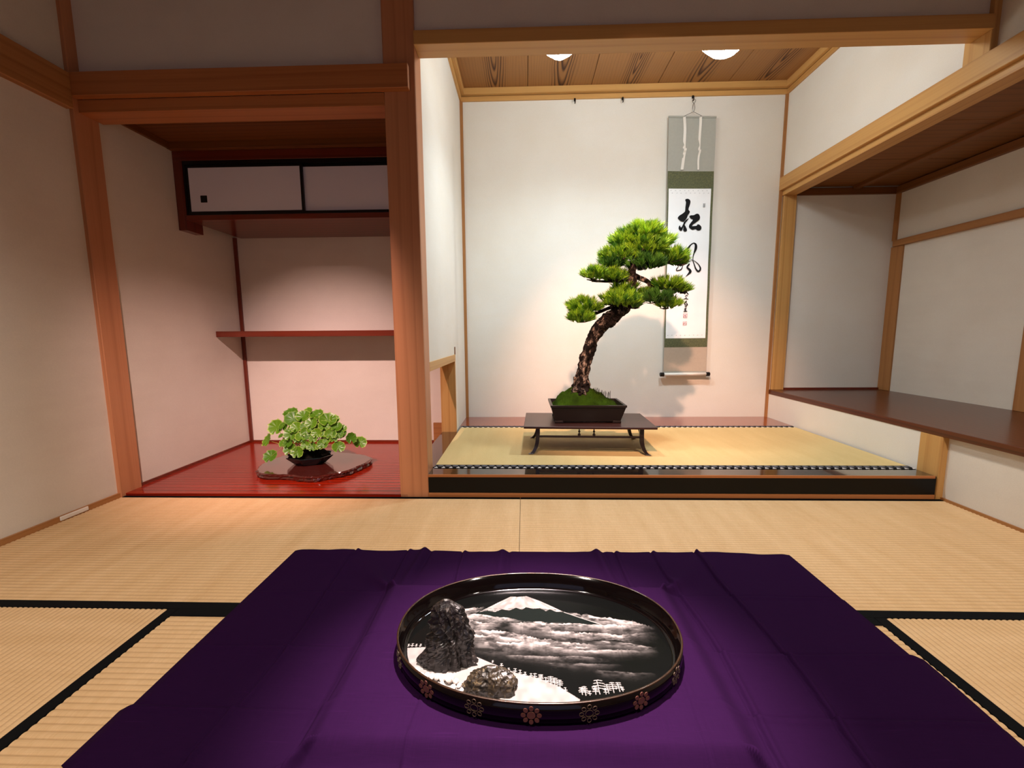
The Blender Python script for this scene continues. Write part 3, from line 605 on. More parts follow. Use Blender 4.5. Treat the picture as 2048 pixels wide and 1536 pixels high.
for sy in (-1, 1):
    yy = TC[1]+sy*(hy-.030)
    obj('stretcher', B(TC[0]-hx+.078, TC[0]+hx-.078, yy-.005, yy+.005, .192, .202, bev=.001), 'tableleg', dt)
    for dx in (-.039, .036):
        pr = [(.004, 0), (.0075, .003), (.0075, .010), (.003, .014), (.0035, .018), (.0065, .023), (.0035, .028), (.0025, .034), (.0055, .040), (.003, .0415)]
        obj('spindle', lathe(new(), pr, (TC[0]-.012+dx, yy, .2015), 12), 'tableleg', dt)
for sx in (-1, 1):
    xx = TC[0]+sx*(hx-.072)
    for sy in (-1, 1):
        a = Vector((xx, TC[1]+sy*.02, zt-.014)); b_ = Vector((xx, TC[1]+sy*(hy-.036), .200))
        obj('brace', tube(new(), spline([a, (a+b_)/2+Vector((0, sy*.012, .008)), b_], 4), .0065, 6), 'tableleg', dt)
dt.rotation_euler.z = math.radians(-2.1)

# ------------------------------------------------------------------ pine bonsai
M['pot'] = plain('brown_stoneware', '1E1613', .45, .35, 0, .1, .1, 60, .1)
def bark():
    s = NT('pine_bark'); v = s.coord((1, 1, .5)); vo = s.n('ShaderNodeTexVoronoi', feature='DISTANCE_TO_EDGE'); vo.inputs['Scale'].default_value = 55
    ad = s.n('ShaderNodeVectorMath', operation='ADD'); nn = s.n('ShaderNodeTexNoise'); nn.inputs['Scale'].default_value = 24; s.l(v, nn.inputs[0])
    sc = s.n('ShaderNodeVectorMath', operation='SCALE'); sc.inputs[3].default_value = .03; s.l(nn.outputs['Color'], sc.inputs[0]); s.l(v, ad.inputs[0]); s.l(sc.outputs[0], ad.inputs[1]); s.l(ad.outputs[0], vo.inputs[0])
    c = s.mix(s.ramp(vo.outputs[0], [(.0, 0.), (.14, 1.)]), lin('0A0605'), s.mix(s.ramp(s.noise(v, 38, 4), [(.50, 0.), (.66, 1.)]), lin('1A110D'), lin('A08E80')))
    s.bump(vo.outputs[0], .9, .006); return s.set(c, .85, .2)
M['bark'] = bark()
def needle_mat(name, a, b):
    s = NT(name)
    if 'pine' in name: vc = s.n('ShaderNodeVertexColor', layer_name='tone'); c = s.mix(vc.outputs[0], lin(a), lin(b))
    else: c = s.mix(s.noise(s.coord(), 22, 3), lin(a), lin(b))
    return s.set(c, .9, .05) if name == 'moss' else s.set(c, .45, .4)
M['needle'] = needle_mat('pine_needles', 'A0CC30', '2E6A18')
M['needle_d'] = needle_mat('pine_needles_dark', '5A9030', '1E4A1A')
M['moss'] = needle_mat('moss', '34500C', '141F06')
PX, PY = .333, 2.262
bz = thing('pine_bonsai', (PX, PY, zt), 'leaning pine bonsai with layered green needle pads in a dark rectangular pot', 'bonsai')
def tray_pot(bm, cx, cy, hx0, hy0, z0, hx1, hy1, z1, t):
    def ring(hx, hy, z): return [bm.verts.new((cx+a*hx, cy+b*hy, z)) for a, b in ((-1, -1), (1, -1), (1, 1), (-1, 1))]
    rs = [ring(hx0, hy0, z0), ring(hx1-.004, hy1-.004, z1-.012), ring(hx1, hy1, z1-.010), ring(hx1, hy1, z1), ring(hx1-t, hy1-t, z1), ring(hx1-t-.004, hy1-t-.004, z1-.035)]
    for i in range(len(rs)-1):
        for k in range(4): bm.faces.new((rs[i][k], rs[i][(k+1) % 4], rs[i+1][(k+1) % 4], rs[i+1][k]))
    bm.faces.new(rs[0][::-1]); bm.faces.new(rs[-1]); return bm
obj('pot', tray_pot(new(), PX, PY, .170, .098, zt+.008, .197, .124, .352, .012), 'pot', bz)
for sx in (-1, 1):
    for sy in (-1, 1):
        bm = box(new(), PX+sx*.174-(.045 if sx > 0 else 0), PX+sx*.174+(.045 if sx < 0 else 0), PY+sy*.102-(.008 if sy > 0 else 0), PY+sy*.102+(.008 if sy < 0 else 0), zt, zt+.012, bev=.002)
        obj('foot', bm, 'pot', bz)
# moss mound
def mound():
    nx, ny = 64, 40; vs = []; fs = []; tx, ty = .310, 2.268
    for j in range(ny+1):
        for i in range(nx+1):
            x = PX-.181+.362*i/nx; y_ = PY-.108+.216*j/ny
            d = math.hypot((x-tx)/.20, (y_-ty)/.125)
            e_ = min(1, min(i, nx-i, j, ny-j)/5)
            h = .326+e_*(.012+.100*math.exp(-d*d*2.6)+.012*max(0, 1-abs(d-.5)*2))
            h += e_*.012*(noise.noise(Vector((x*32, y_*32, 1)))+.6*noise.noise(Vector((x*75, y_*75, 3))))
            vs.append((x, y_, h))
    W_ = nx+1
    for j in range(ny):
        for i in range(nx): a = j*W_+i; fs.append((a, a+1, a+W_+1, a+W_))
    return vs, fs
mv = mound()
obj('moss', mv, 'moss', bz, smooth=True)
vs = []; fs = []
for k in range(5200):
    p = mv[0][R.randrange(len(mv[0]))]
    if p[2] < .333: continue
    x, y_, z = p[0]+R.uniform(-.003, .003), p[1]+R.uniform(-.003, .003), p[2]-.001
    a = R.uniform(0, PI); l = R.uniform(.002, .006); w_ = .0007; n = len(vs)
    vs += [(x-w_*math.cos(a), y_-w_*math.sin(a), z), (x+w_*math.cos(a), y_+w_*math.sin(a), z), (x+R.uniform(-.002, .002), y_+R.uniform(-.002, .002), z+l)]
    fs.append((n, n+1, n+2))
obj('moss_tufts', (vs, fs), 'moss', bz, kind='stuff')
for k in range(13):
    x, z = .375+k*.0072+R.uniform(-.002, .002), .402-k*.0016
    hgt = R.uniform(.022, .036); pts = [(x, 2.235, z-.01), (x+R.uniform(-.002, .002), 2.235, z+hgt*.6), (x+R.uniform(-.003, .003), 2.235, z+hgt)]
    obj('sprig', tube(new(), pts, [.0012, .0018, .0007], 5), 'bark', bz)
# trunk with flaking bark
def limb(pts, y0, jag, seg=22, sub=7, dy=lambda t: 0):
    s = spline([(p[0], p[1], p[2]) for p in pts], sub); P = []; rad = []
    for i, p in enumerate(s): t = i/(len(s)-1); P.append(Vector((p[0], y0+dy(t), p[1]))); rad.append(max(p[2], .003))
    bm = tube(new(), P, rad, seg)
    for v in bm.verts:
        c = v.co; nn = noise.fractal(Vector((c.x*26, c.y*26, c.z*15)), 1., 2., 3); n2 = abs(noise.noise(Vector((c.x*60+5, c.y*60, c.z*34))))
        i = min(range(len(P)), key=lambda q: (P[q]-c).length_squared); d = (c-P[i])
        v.co = P[i]+d*(1+jag*(nn*.55-n2*.7+.12))
    return bm
TY = 2.268
tk = obj('trunk', limb(TRUNK, TY, .62, 28, 10, lambda t: .02*math.sin(t*5)), 'bark', bz, smooth=False)
obj('root_stub', limb([(.290, .385, .024), (.283, .44, .017), (.276, .482, .012), (.276, .49, .010)], TY-.012, .4, 14, 5), 'bark', bz)
for q in BR:
    obj('branch', limb(q, TY, .35, 10, 5, lambda t, q=q: .01+.02*math.sin(t*3+q[0][0]*9)*t), 'bark', bz)
# needle pads: tufts of thin blades fanned upward over flattened clouds
def pad(cx, cz, rx, rz, dark, dens=1., yo=0.):
    vs = []; fs = []; tones = []; rx *= 1.15; rz *= 1.40; nt = int(84*dens*(rx/.1)*(.5+rz/.08)); ry = rx*.85
    for t in range(nt):
        while True:
            a, b, c = R.uniform(-1, 1), R.uniform(-1, 1), R.uniform(-1, 1)
            if a*a+b*b+c*c <= 1: break
        c = c if c > -.35 else c*.4
        k = (a*a+b*b+c*c)**.5+1e-6; s_ = max(.55, k)/k
        base = Vector((cx+a*rx*s_*.86, TY+yo+b*ry*s_*.86, cz+c*rz*s_*.8-.004))
        ax = Vector((a*1.0, b*.9, .95+c*.4+R.uniform(-.1, .3))).normalized()
        u = ax.orthogonal().normalized(); v = ax.cross(u)
        tones.append(R.random())
        for i in range(34):
            ph = R.uniform(0, 2*PI); sp_ = R.uniform(.06, .80); d = (ax+(u*math.cos(ph)+v*math.sin(ph))*sp_).normalized()
            L_ = R.uniform(.026, .047); st = base+ax*R.uniform(-.004, .006); w_ = d.cross(Vector((R.uniform(-1, 1), R.uniform(-1, 1), R.uniform(-1, 1)))).normalized()*.00125
            n = len(vs); vs += [st-w_, st+w_, st+d*L_*.6+w_*.9, st+d*L_, st+d*L_*.6-w_*.9]; fs.append((n, n+1, n+2, n+3, n+4))
    # twigs inside the pad
    return [tuple(v) for v in vs], fs, tones
for i, (cx, cz, rx, rz) in enumerate(PADS):
    dk_ = i in (6, 7, 15, 18, 19, 20)
    pv, pf_, tones = pad(cx, cz, rx, rz, dk_, .8 if i in (11, 20) else 1.15, (i % 3-1)*.02)
    o = obj('needle_pad', (pv, pf_), 'needle_d' if i in (7, 18, 6) else 'needle', bz, kind='stuff')
    at = o.data.color_attributes.new('tone', 'FLOAT_COLOR', 'POINT'); tt = np.repeat(np.array(tones), len(pv)//len(tones)); at.data.foreach_set('color', np.stack([tt, tt, tt, tt*0+1], 1).ravel())
    bm = new()
    for k in range(5):
        a = R.uniform(0, 2*PI); c0 = Vector((cx, TY, cz-rz*.55)); tip = c0+Vector((math.cos(a)*rx*.8, math.sin(a)*rx*.65, rz*R.uniform(-.1, .4)))
        tube(bm, [c0, (c0+tip)/2+Vector((0, 0, -.004)), tip], [.0045, .003, .0015], 5)
    obj('twig', bm, 'bark', bz)

# ------------------------------------------------------------------ leafy plant on its burl board
def slab():
    n = 84; out = []
    C = Vector((-1.13, 2.13)); pts = [(-1.372, 2.02), (-1.30, 1.965), (-1.18, 1.955), (-1.09, 1.93), (-1.02, 1.925), (-.96, 1.965), (-.90, 2.02), (-.865, 2.10), (-.845, 2.18), (-.86, 2.25), (-.93, 2.30), (-1.05, 2.34), (-1.2, 2.37), (-1.33, 2.34), (-1.40, 2.24), (-1.41, 2.12)]
    s = spline(pts+[pts[0]], 8)[:-1]; bm = new(); rings = []
    lev = [(.985, .0135), (1.0, .020), (.985, .029), (1.005, .036), (.975, .042)]
    for li, (k, z) in enumerate(lev):
        ring = []
        for i, p in enumerate(s):
            q = Vector((p[0], p[1]))-C; w_ = 1+.022*noise.noise(Vector((p[0]*30, p[1]*30, li*2.7)))+.018*noise.noise(Vector((p[0]*80, p[1]*80, li*5.)))
            q = C+q*k*w_; ring.append(bm.verts.new((q.x, q.y, z+(.002*noise.noise(Vector((p[0]*50, p[1]*50, li))) if 0 < li < 4 else 0))))
        rings.append(ring)
    m = len(s)
    for i in range(len(rings)-1):
        for k in range(m): bm.faces.new((rings[i][k], rings[i][(k+1) % m], rings[i+1][(k+1) % m], rings[i+1][k]))
    bm.faces.new(rings[0][::-1]); bm.faces.new(rings[-1]); return bm
M['burl'] = wood('burl_board', '4A1C16', '220A08', 'x', 2.2, .14, .9, figure=.5, coatr=.04)
obj('burl_board', slab(), 'burl', label='glossy dark burl wood board with a gnarled edge under the leafy plant', category='board')
lp = thing('leafy_plant', (-1.158, 2.15, .042), 'bushy plant with round light green leaves in a shallow dark bowl', 'plant')
M['bowl'] = plain('dark_teal_glaze', '1B2A2E', .18, .6, 0, .6, .15, 20)
M['soil'] = plain('dark_soil', '14120C', .95, .1, var=.3, scale=90, bump=.6)
obj('bowl', lathe(new(), [(.075, 0), (.085, .006), (.108, .026), (.124, .040), (.127, .044), (.122, .045), (.112, .038), (.105, .034)], (-1.158, 2.15, .042), 8, 1.02, .78), 'bowl', lp)
bm = lathe(new(), [(.108, .033), (.10, .050), (.075, .072), (.04, .088), (.006, .094)], (-1.158, 2.15, .042), 20, 1.0, .76)
for v in bm.verts: v.co += Vector((0, 0, .008*noise.noise(v.co*60)))
obj('soil_mound', bm, 'soil', lp, smooth=True)
def leafmat():
    s = NT('leaf'); v = s.coord(); g = s.n('ShaderNodeTexCoord'); oi = s.n('ShaderNodeObjectInfo')
    sp_ = s.n('ShaderNodeSeparateXYZ'); s.l(g.outputs['Object'], sp_.inputs[0])
    r = s.math('SQRT', s.math('ADD', s.math('POWER', sp_.outputs[0], 2), s.math('POWER', sp_.outputs[1], 2)))
    an = s.math('ARCTAN2', sp_.outputs[1], sp_.outputs[0]); vein = s.math('ABSOLUTE', s.math('SINE', s.math('MULTIPLY', an, 4.5)))
    c = s.mix(s.ramp(vein, [(.0, 1.), (.10, 0.)]), lin('5C8A16'), lin('8CAE3C')); c = s.mix(s.ramp(r, [(.86, 0.), (.97, 1.)]), c, lin('A9C65C'))
    c = s.mix(s.math('MULTIPLY', oi.outputs['Random'], .6), c, lin('2E6410'))
    s.b.inputs['Transmission Weight'].default_value = 0; s.bump(vein, .2, .02)
    m = s.set(c, .38, .5)
    tr = s.n('ShaderNodeBsdfTranslucent'); s.l(c, tr.inputs[0]); mx = s.n('ShaderNodeMixShader'); mx.inputs[0].default_value = .28
    out = s.t.nodes['Material Output']; s.l(s.b.outputs[0], mx.inputs[1]); s.l(tr.outputs[0], mx.inputs[2]); s.l(mx.outputs[0], out.inputs[0]); return m
M['leaf'] = leafmat(); M['stem'] = plain('leaf_stalk', '9A9A4E', .5, .3)
# unit leaf: round, scalloped, cupped, with a notch at the stalk
def leaf_mesh(seed):
    r_ = random.Random(seed); vs = [(0, 0, 0)]; fs = []; n = 27; rg = [.35, .7, 1.]
    for k in rg:
        for i in range(n):
            a = 2*PI*(i+.0)/n; rr = k*(1+(.06*math.cos(a*9)*k**3)+.03*r_.uniform(-1, 1)*k); 
            if k > .3: rr *= 1-.62*math.exp(-((a-PI*1.5)/.16)**2)
            vs.append((rr*math.cos(a), rr*math.sin(a), .20*k*k+.07*k*k*math.cos(a*9+.5)*k+.06*k*math.sin(2*a+seed)))
    for i in range(n): fs.append((0, 1+i, 1+(i+1) % n))
    for q in range(2):
        for i in range(n): a = 1+q*n+i; b = 1+q*n+(i+1) % n; fs.append((a, a+n, b+n, b))
    me = bpy.data.meshes.new('leaf'); me.from_pydata(vs, [], fs); me.update(); me.polygons.foreach_set('use_smooth', [True]*len(fs)); me.materials.append(M['leaf']); return me
LM = [leaf_mesh(i) for i in range(4)]
cen = Vector((-1.158, 2.16, .10)); lv = list(LEAVES)
for i in range(34):
    a = R.uniform(0, 2*PI); e_ = R.uniform(.1, 1.3); rr = R.uniform(.6, .95)
    lv.append((-1.15+.19*rr*math.cos(a)*math.cos(e_), 2.18+.13*rr*abs(math.sin(a))*math.cos(e_), .11+.19*rr*math.sin(e_), R.uniform(.016, .030)))
for i, (x, y_, z, r_) in enumerate(lv):
    p = Vector((x, y_, z)); d = (p-cen); nrm = (d.normalized()*.55+Vector((0, -1.05, .55))+Vector((R.uniform(-.55, .55), R.uniform(-.3, .3), R.uniform(-.5, .5)))).normalized()
    o = bpy.data.objects.new('leaf', LM[i % 4]); COL.objects.link(o); o.parent = lp; o.location = p-WL[lp.name]
    down = Vector((-d.x*.6, 0, -1)); yv = (-(down-nrm*down.dot(nrm))).normalized(); xv = yv.cross(nrm)
    m = Matrix((xv, yv, nrm)).transposed(); o.rotation_mode = 'QUATERNION'; o.rotation_quaternion = m.to_quaternion(); r_ *= 1.25; o.scale = (r_, r_*R.uniform(.88, 1), r_)
    root = Vector((-1.158+max(-.07, min(.07, d.x*.35)), 2.15+max(-.04, min(.04, d.y*.4)), .125))
    if z < .15: mid = (root+p)/2+Vector((0, 0, .025))
    else: mid = (root+p)/2+Vector((d.x*.1, -.01, .01))
    obj('stalk', tube(new(), spline([root, mid, p-nrm*.001], 4), .0011, 5), 'stem', lp)
# ------------------------------------------------------------------ purple cloth
def clothmat():
    s = NT('purple_cloth'); v = s.coord()
    a = s.noise(s.coord((26, 900, 1)), 1, 2); b = s.noise(s.coord((900, 26, 1)), 1, 2); slub = s.noise(s.coord((7, 320, 1)), 1, 2)
    f = s.math('ADD', s.math('MULTIPLY', a, .5), s.math('MULTIPLY', b, .5))
    c = s.mix(f, lin('250B2E'), lin('180720')); c = s.mix(s.ramp(slub, [(.66, 0.), (.74, .55)]), c, lin('2A0E34'))
    s.bump(f, .25, .0006); s.b.inputs['Sheen Weight'].default_value = .0; s.b.inputs['Sheen Roughness'].default_value = .4
    s.b.inputs['Sheen Tint'].default_value = lin('9A5AB0')
    return s.set(c, .9, .03)
M['cloth'] = clothmat()
def sstep(a, b, x): t = min(1, max(0, (x-a)/(b-a))); return t*t*(3-2*t)
def cloth():
    nx, ny = 540, 390; x0, x1, y0, y1 = -.775, .860, .12, 1.305; vs = []; fs = []
    for j in range(ny+1):
        for i in range(nx+1):
            u, v = i/nx, j/ny; x = x0+(x1-x0)*u; y = y0+(y1-y0)*v
            # panel steps along the side hems
            sl = (.020 if y < .705 else 0)-(.012 if y < .60 else 0); sr = (.022*sstep(.60, .868, y)*.6+.009 *.55 if y < .870 else (.002 if y < 1.072 else 0))
            xx = x-(sl*(1-u)**6)*.6+sr*u**6
            # raised stand under the tray
            dx = max(0, abs(x-.005)-.352); dy = max(0, .628-y, y-1.047)
            sx = sstep(0, .055+.015*noise.noise(Vector((y*7, 1, 0))), dx); sy = sstep(0, .045+.015*noise.noise(Vector((x*5, 2, 0))), dy)
            h = .0435*(1-sx)*(1-sy); flat = (1-sx)*(1-sy)
            # diagonal drape folds at the corners of the stand
            cx, cy = abs(x-.005)-.352, max(y-1.047, .628-y); q = math.atan2(cy, cx) if cx > -.03 and cy > -.03 else None
            rad = math.hypot(max(cx, 0), max(cy, 0))
            if q is not None and rad > .004: h += .030*math.exp(-((q-.80)/.20)**2)*sstep(.0, .03, rad)*math.exp(-rad/.16)
            # folds running front to back, creases left from folding
            for fx, am, wd, lean in ((-.335, .010, .012, .10), (-.075, .007, .012, .03), (.235, .010, .012, -.10), (.56, .003, .008, 0.)):
                c_ = fx+lean*(1.30-y)*(-1); am_ = am*sstep(1.02, 1.26, y) if abs(fx) < .5 else am*sstep(.4, 1.2, y)
                h += am_*math.exp(-((x-c_)/wd)**2)-am_*.35*math.exp(-((x-c_-.022)/.007)**2)
            for cx_, am in ((-.56, .0050), (.56, .0070), (-.20, .0045), (.30, .0045), (-.385, .004), (.42, .005)):
                d = x-cx_-.01*math.sin(y*9); h += (1-.6*flat)*(am*math.exp(-((d-.009)/.007)**2)-am*.9*math.exp(-(d/.0028)**2))
            for cy_, am in ((.705, .0045), (.87, .0045), (1.075, .0030), (.45, .004)):
                d = y-cy_-.004*math.sin(x*5+cy_*9); h += (1-flat)*am*(1-sstep(-.003, .003, d))*.8+(1-.55*flat)*(am*.7*math.exp(-((d+.009)/.007)**2)-am*.8*math.exp(-((d-.001)/.0028)**2))
            h += (.0035-.003*flat)*(.5+.5*noise.noise(Vector((x*6, y*6, 4))))+(.0012-.0008*flat)*noise.noise(Vector((x*19, y*13, 8)))
            if dy > 0 or dx > 0: h += .009*(1-flat)*abs(noise.noise(Vector((x*3.2+y*1.5, y*3.0-x, 2.2))))
            h *= sstep(-.006, .030, min(u, 1-u)*1.635)
            yy = y+.008*sstep(.93, 1., v)*noise.noise(Vector((x*7, 0, 5)))
            vs.append((xx, yy, .0035+max(0, h)+.0015*min(1, h/.002 if h > 0 else 0)))
    W_ = nx+1
    for j in range(ny):
        for i in range(nx): a = j*W_+i; fs.append((a, a+1, a+W_+1, a+W_))
    n = len(vs); rim = [i for i in range(W_)]+[j*W_+nx for j in range(1, ny+1)]+[ny*W_+i for i in range(nx-1, -1, -1)]+[j*W_ for j in range(ny-1, 0, -1)]
    vs += [(vs[i][0], vs[i][1], vs[i][2]-.0012) for i in rim]
    for k in range(len(rim)): fs.append((rim[k], n+k, n+(k+1) % len(rim), rim[(k+1) % len(rim)]))
    return vs, fs
obj('purple_cloth', cloth(), 'cloth', smooth=True, label='creased deep purple cloth spread on the tatami under the black tray', category='cloth')

# ------------------------------------------------------------------ lacquer tray with its picture
M['lacquer'] = plain('tray_lacquer', '050303', .07, .25, 0, .15, .1, 8)
M['rimgold'] = plain('worn_rim', '3E2610', .3, .6, .5, .3, .5, 90)
M['copper'] = plain('copper_dots', '663E30', .45, .4, .1, .1, .06, 200)
M['outline'] = plain('brown_outline', '5C4A3A', .4, .5, .2, .3)
TX, TY2, AX, AY, PW, Z0 = .027, .842, .302, .197, 2.14, .0530
def sup(t, a, b):
    c, s = math.cos(t), math.sin(t); return (TX+a*math.copysign(abs(c)**(2/PW), c), TY2+b*math.copysign(abs(s)**(2/PW), s))
def shell(levels, seg=120, cap0=False, cap1=False):
    bm = new(); rings = []
    for off, z in levels:
        rings.append([bm.verts.new((*sup(2*PI*k/seg, AX+off, AY+off), z)) for k in range(seg)])
    for i in range(len(rings)-1):
        for k in range(seg): bm.faces.new((rings[i][k], rings[i][(k+1) % seg], rings[i+1][(k+1) % seg], rings[i+1][k]))
    if cap0: bm.faces.new(rings[0][::-1])
    if cap1: bm.faces.new(rings[-1])
    return bm
ty = thing('lacquer_tray', (TX, TY2, Z0), 'oval black lacquer tray painted with a snowy mountain above clouds', 'tray')
obj('body', shell([(-.008, Z0), (-.003, Z0+.0008), (0, Z0+.004), (.0015, Z0+.02), (.001, Z0+.0412), (-.0026, Z0+.0412), (-.0035, Z0+.024), (-.0085, Z0+.0225), (-.009, Z0+.010), (-.013, Z0+.0045), (-.018, Z0+.0035)], cap0=True, cap1=True), 'lacquer', ty, smooth=False)
ty.children[0].data.polygons.foreach_set('use_smooth', [len(p.vertices) < 10 for p in ty.children[0].data.polygons])
obj('rim', shell([(.0012, Z0+.0408), (.0012, Z0+.0418), (.0004, Z0+.0424), (-.002, Z0+.0424), (-.0028, Z0+.0418), (-.0028, Z0+.0408)]), 'rimgold', ty, smooth=True)
def emblem(t, filled):
    x, y = sup(t, AX+.0018, AY+.0018); x2, y2 = sup(t+.01, AX+.0018, AY+.0018)
    tg = Vector((x2-x, y2-y, 0)).normalized(); nr = Vector((tg.y, -tg.x, 0)); bm = new(); c = Vector((x, y, Z0+.0205))
    def put(a, b, r, sx=1, rot=0):
        n = 16; 
        def P(k, rr, h):
            th = 2*PI*k/n; q = (math.cos(th)*rr*sx, math.sin(th)*rr); q = (q[0]*math.cos(rot)-q[1]*math.sin(rot), q[0]*math.sin(rot)+q[1]*math.cos(rot))
            return c+tg*(a+q[0])+Vector((0, 0, b+q[1]))+nr*h
        if filled:
            F_ = [bm.verts.new(P(k, r, .0006)) for k in range(n)]; G = [bm.verts.new(P(k, r, -.0006)) for k in range(n)]; bm.faces.new(F_)
            for k in range(n): bm.faces.new((G[k], G[(k+1) % n], F_[(k+1) % n], F_[k]))
        else:
            rs = [[bm.verts.new(P(k, rr, h)) for k in range(n)] for rr, h in ((r, -.0006), (r, .0006), (r-.0007, .0006), (r-.0007, -.0006))]
            for i in range(3):
                for k in range(n): bm.faces.new((rs[i][k], rs[i][(k+1) % n], rs[i+1][(k+1) % n], rs[i+1][k]))
    put(0, 0, .0068, 1.08)
    for k in range(8): a = k*PI/4+PI/2; put(math.cos(a)*.0138, math.sin(a)*.0128, .0038, 1.15, a)
    return bm
def angle_at_len(frac):
    return frac
# equal arc spacing around the rim, first one at the front centre
T = np.linspace(0, 2*PI, 2001); PT = np.array([sup(t, AX, AY) for t in T]); S_ = np.r_[0, np.cumsum(np.linalg.norm(np.diff(PT, axis=0), axis=1))]
i0 = int(np.argmin((PT[:, 0]-.010)**2+(PT[:, 1]-.645)**2)); per = S_[-1]
for k in range(16):
    s_ = (S_[i0]+k*per/16) % per; obj('emblem', emblem(float(np.interp(s_, S_, T)), k % 2 == 0), 'copper' if k % 2 == 0 else 'outline', ty)

# the painted picture: brush work evaluated in the tray's own plane
def picture():
    nx, ny = 620, 390; X = np.linspace(TX-.284, TX+.284, nx); Y = np.linspace(TY2-.179, TY2+.179, ny); gx, gy = np.meshgrid(X, Y)
    rs = np.random.RandomState(3)
    def vn(x, y, s):
        g = rs.rand(64, 64); a = x*s; b = y*s; i = np.floor(a).astype(int); j = np.floor(b).astype(int); fx = a-i; fy = b-j; fx = fx*fx*(3-2*fx); fy = fy*fy*(3-2*fy)
        G = lambda p, q: g[p % 64, q % 64]
        return (G(i, j)*(1-fx)+G(i+1, j)*fx)*(1-fy)+(G(i, j+1)*(1-fx)+G(i+1, j+1)*fx)*fy
    def inside(poly, x, y):
        r = np.zeros(x.shape, bool); n = len(poly)
        for k in range(n):
            (xa, ya), (xb, yb) = poly[k][:2], poly[(k+1) % n][:2]
            c = ((ya > y) != (yb > y)) & (x < (xb-xa)*(y-ya)/(yb-ya+1e-12)+xa); r ^= c
        return r
    def ss(a, b, x): t = np.clip((x-a)/(b-a), 0, 1); return t*t*(3-2*t)
    col = np.zeros(gx.shape+(3,)); col[:] = (.0022, .0024, .0022)
    m = inside(MTN, gx, gy); col[m] = (.0045, .0062, .0054)
    W_ = np.zeros(gx.shape)
    def cloud(pts, drop, a, tail=.3, bil=.004):
        nonlocal W_
        p = np.array(pts); xs = np.linspace(p[0, 0], p[-1, 0], 200); o_ = np.argsort(p[:, 0]); top = np.interp(gx, p[o_, 0], p[o_, 1])
        top = top+bil*1.5*(vn(gx+3, gx*0+1, 60)-.5)+bil*1.1*(np.abs(vn(gx+1, gy*0+2, 150)-.5)*-2+.6)
        L_ = p[o_[-1], 0]-p[o_[0], 0]; e = ss(p[o_[0], 0]-.01, p[o_[0], 0]+L_*.18, gx)*(1-ss(p[o_[-1], 0]-L_*tail, p[o_[-1], 0]+.012, gx))
        d = top-gy; n = np.clip((.5*vn(gx+gy*.4, gy*2.4, 38)+.3*vn(gx, gy*2.2, 95)+.2*vn(gx, gy*2, 230)-.30)*3.1, .12, 1.25)
        I = a*e*ss(-.0008, .0016, d)*np.exp(-np.clip(d, 0, 1)/drop*1.3)*np.clip(n, 0, 1.3)
        W_ = 1-(1-W_)*(1-np.clip(I, 0, 1))
    cloud(C1, .012, 1.1, .15); cloud(C1b, .016, 1.15, .25); cloud(C2R, .017, 1.1, .3); cloud(C2, .014, 1.15, .3)
    cloud([(x-.02, y+.004) for x, y in C2[:4]], .020, .9, .5); cloud(C5, .013, 1., .3); cloud(C3, .014, 1.15, .35); cloud(C4, .013, 1.1, .3); cloud([(x, y-.016) for x, y in C3], .012, .9, .4)
    cloud([(-.20, .905), (-.15, .904), (-.10, .897), (-.06, .893)], .022, .95, .4); cloud([(-.19, .878), (-.14, .876), (-.10, .87)], .02, .7, .4)
    cloud(C6, .008, 1., .2, .001); cloud(C7, .007, .8, .4, .002); cloud([(.05, .823), (.1, .824), (.16, .822)], .009, .8, .4, .002)
    for c_, a in ((C8, .55), (C9, .32), (C10, .35)): cloud(c_, .006, a, .5, .0015)
    # soft undersides of the streaks
    W_ = np.clip(W_*(.80+.35*vn(gx*.5, gy*4, 60)), 0, 1)
    msk = m & (gy > np.interp(gx, [-.13, -.05, .0, .1, .18], [.921, .914, .902, .898, .893])+.003*(vn(gx, gy*0, 120)-.5)); W_[msk] = 0
    for q in (ISL1, ISL2): mk = inside(q, gx, gy); W_[mk] = W_[mk]*np.clip((q[1][1]-gy[mk])/.016, 0, 1)*.7
    sn = inside(SNOW, gx, gy); st = .62+.38*vn((gx+.013)/np.maximum(np.abs(gy-1.02)*9, .2), gy*1.5, 60); W_[sn] = st[sn]**1.8*.9
    rough = (vn(gx, gy*2, 150) > .52) & (np.abs(gy-.9385) < .008) & m; W_[rough & sn] *= .35
    for (xa, ya), (xb, yb) in zip(SNOWL[:-1], SNOWL[1:]):
        t = np.clip(((gx-xa)*(xb-xa)+(gy-ya)*(yb-ya))/((xb-xa)**2+(yb-ya)**2), 0, 1); d = np.hypot(gx-xa-t*(xb-xa), gy-ya-t*(yb-ya)); W_ = np.maximum(W_, .8*(1-ss(.0005, .0012, d)))
    fd = inside(FIELD, gx, gy); W_[fd] = .46+.26*vn(gx, gy, 90)[fd]
    def seg(xa, ya, xb, yb, w_):
        nonlocal W_
        t = np.clip(((gx-xa)*(xb-xa)+(gy-ya)*(yb-ya))/((xb-xa)**2+(yb-ya)**2+1e-12), 0, 1); d = np.hypot(gx-xa-t*(xb-xa), gy-ya-t*(yb-ya)); W_ = np.maximum(W_, 1-ss(w_, w_+.0006, d))
    for x, y, h in TREES:
        seg(x, y, x+R.uniform(-.001, .001), y+h*.95, .0002)
        for k in range(2 if h < .012 else 4):
            f = .42+.58*k/(1 if h < .012 else 3); hw = h*(.36-.20*(f-.4))*R.uniform(.8, 1.15); s_ = R.uniform(-.2, .2)*hw
            seg(x-hw+s_, y+h*f-hw*.18, x+s_, y+h*f, .00025); seg(x+s_, y+h*f, x+hw+s_, y+h*f-hw*.18, .00025)
    ck = (.33, .30, .28); out = col*(1-W_[..., None])+np.array(ck)*W_[..., None]
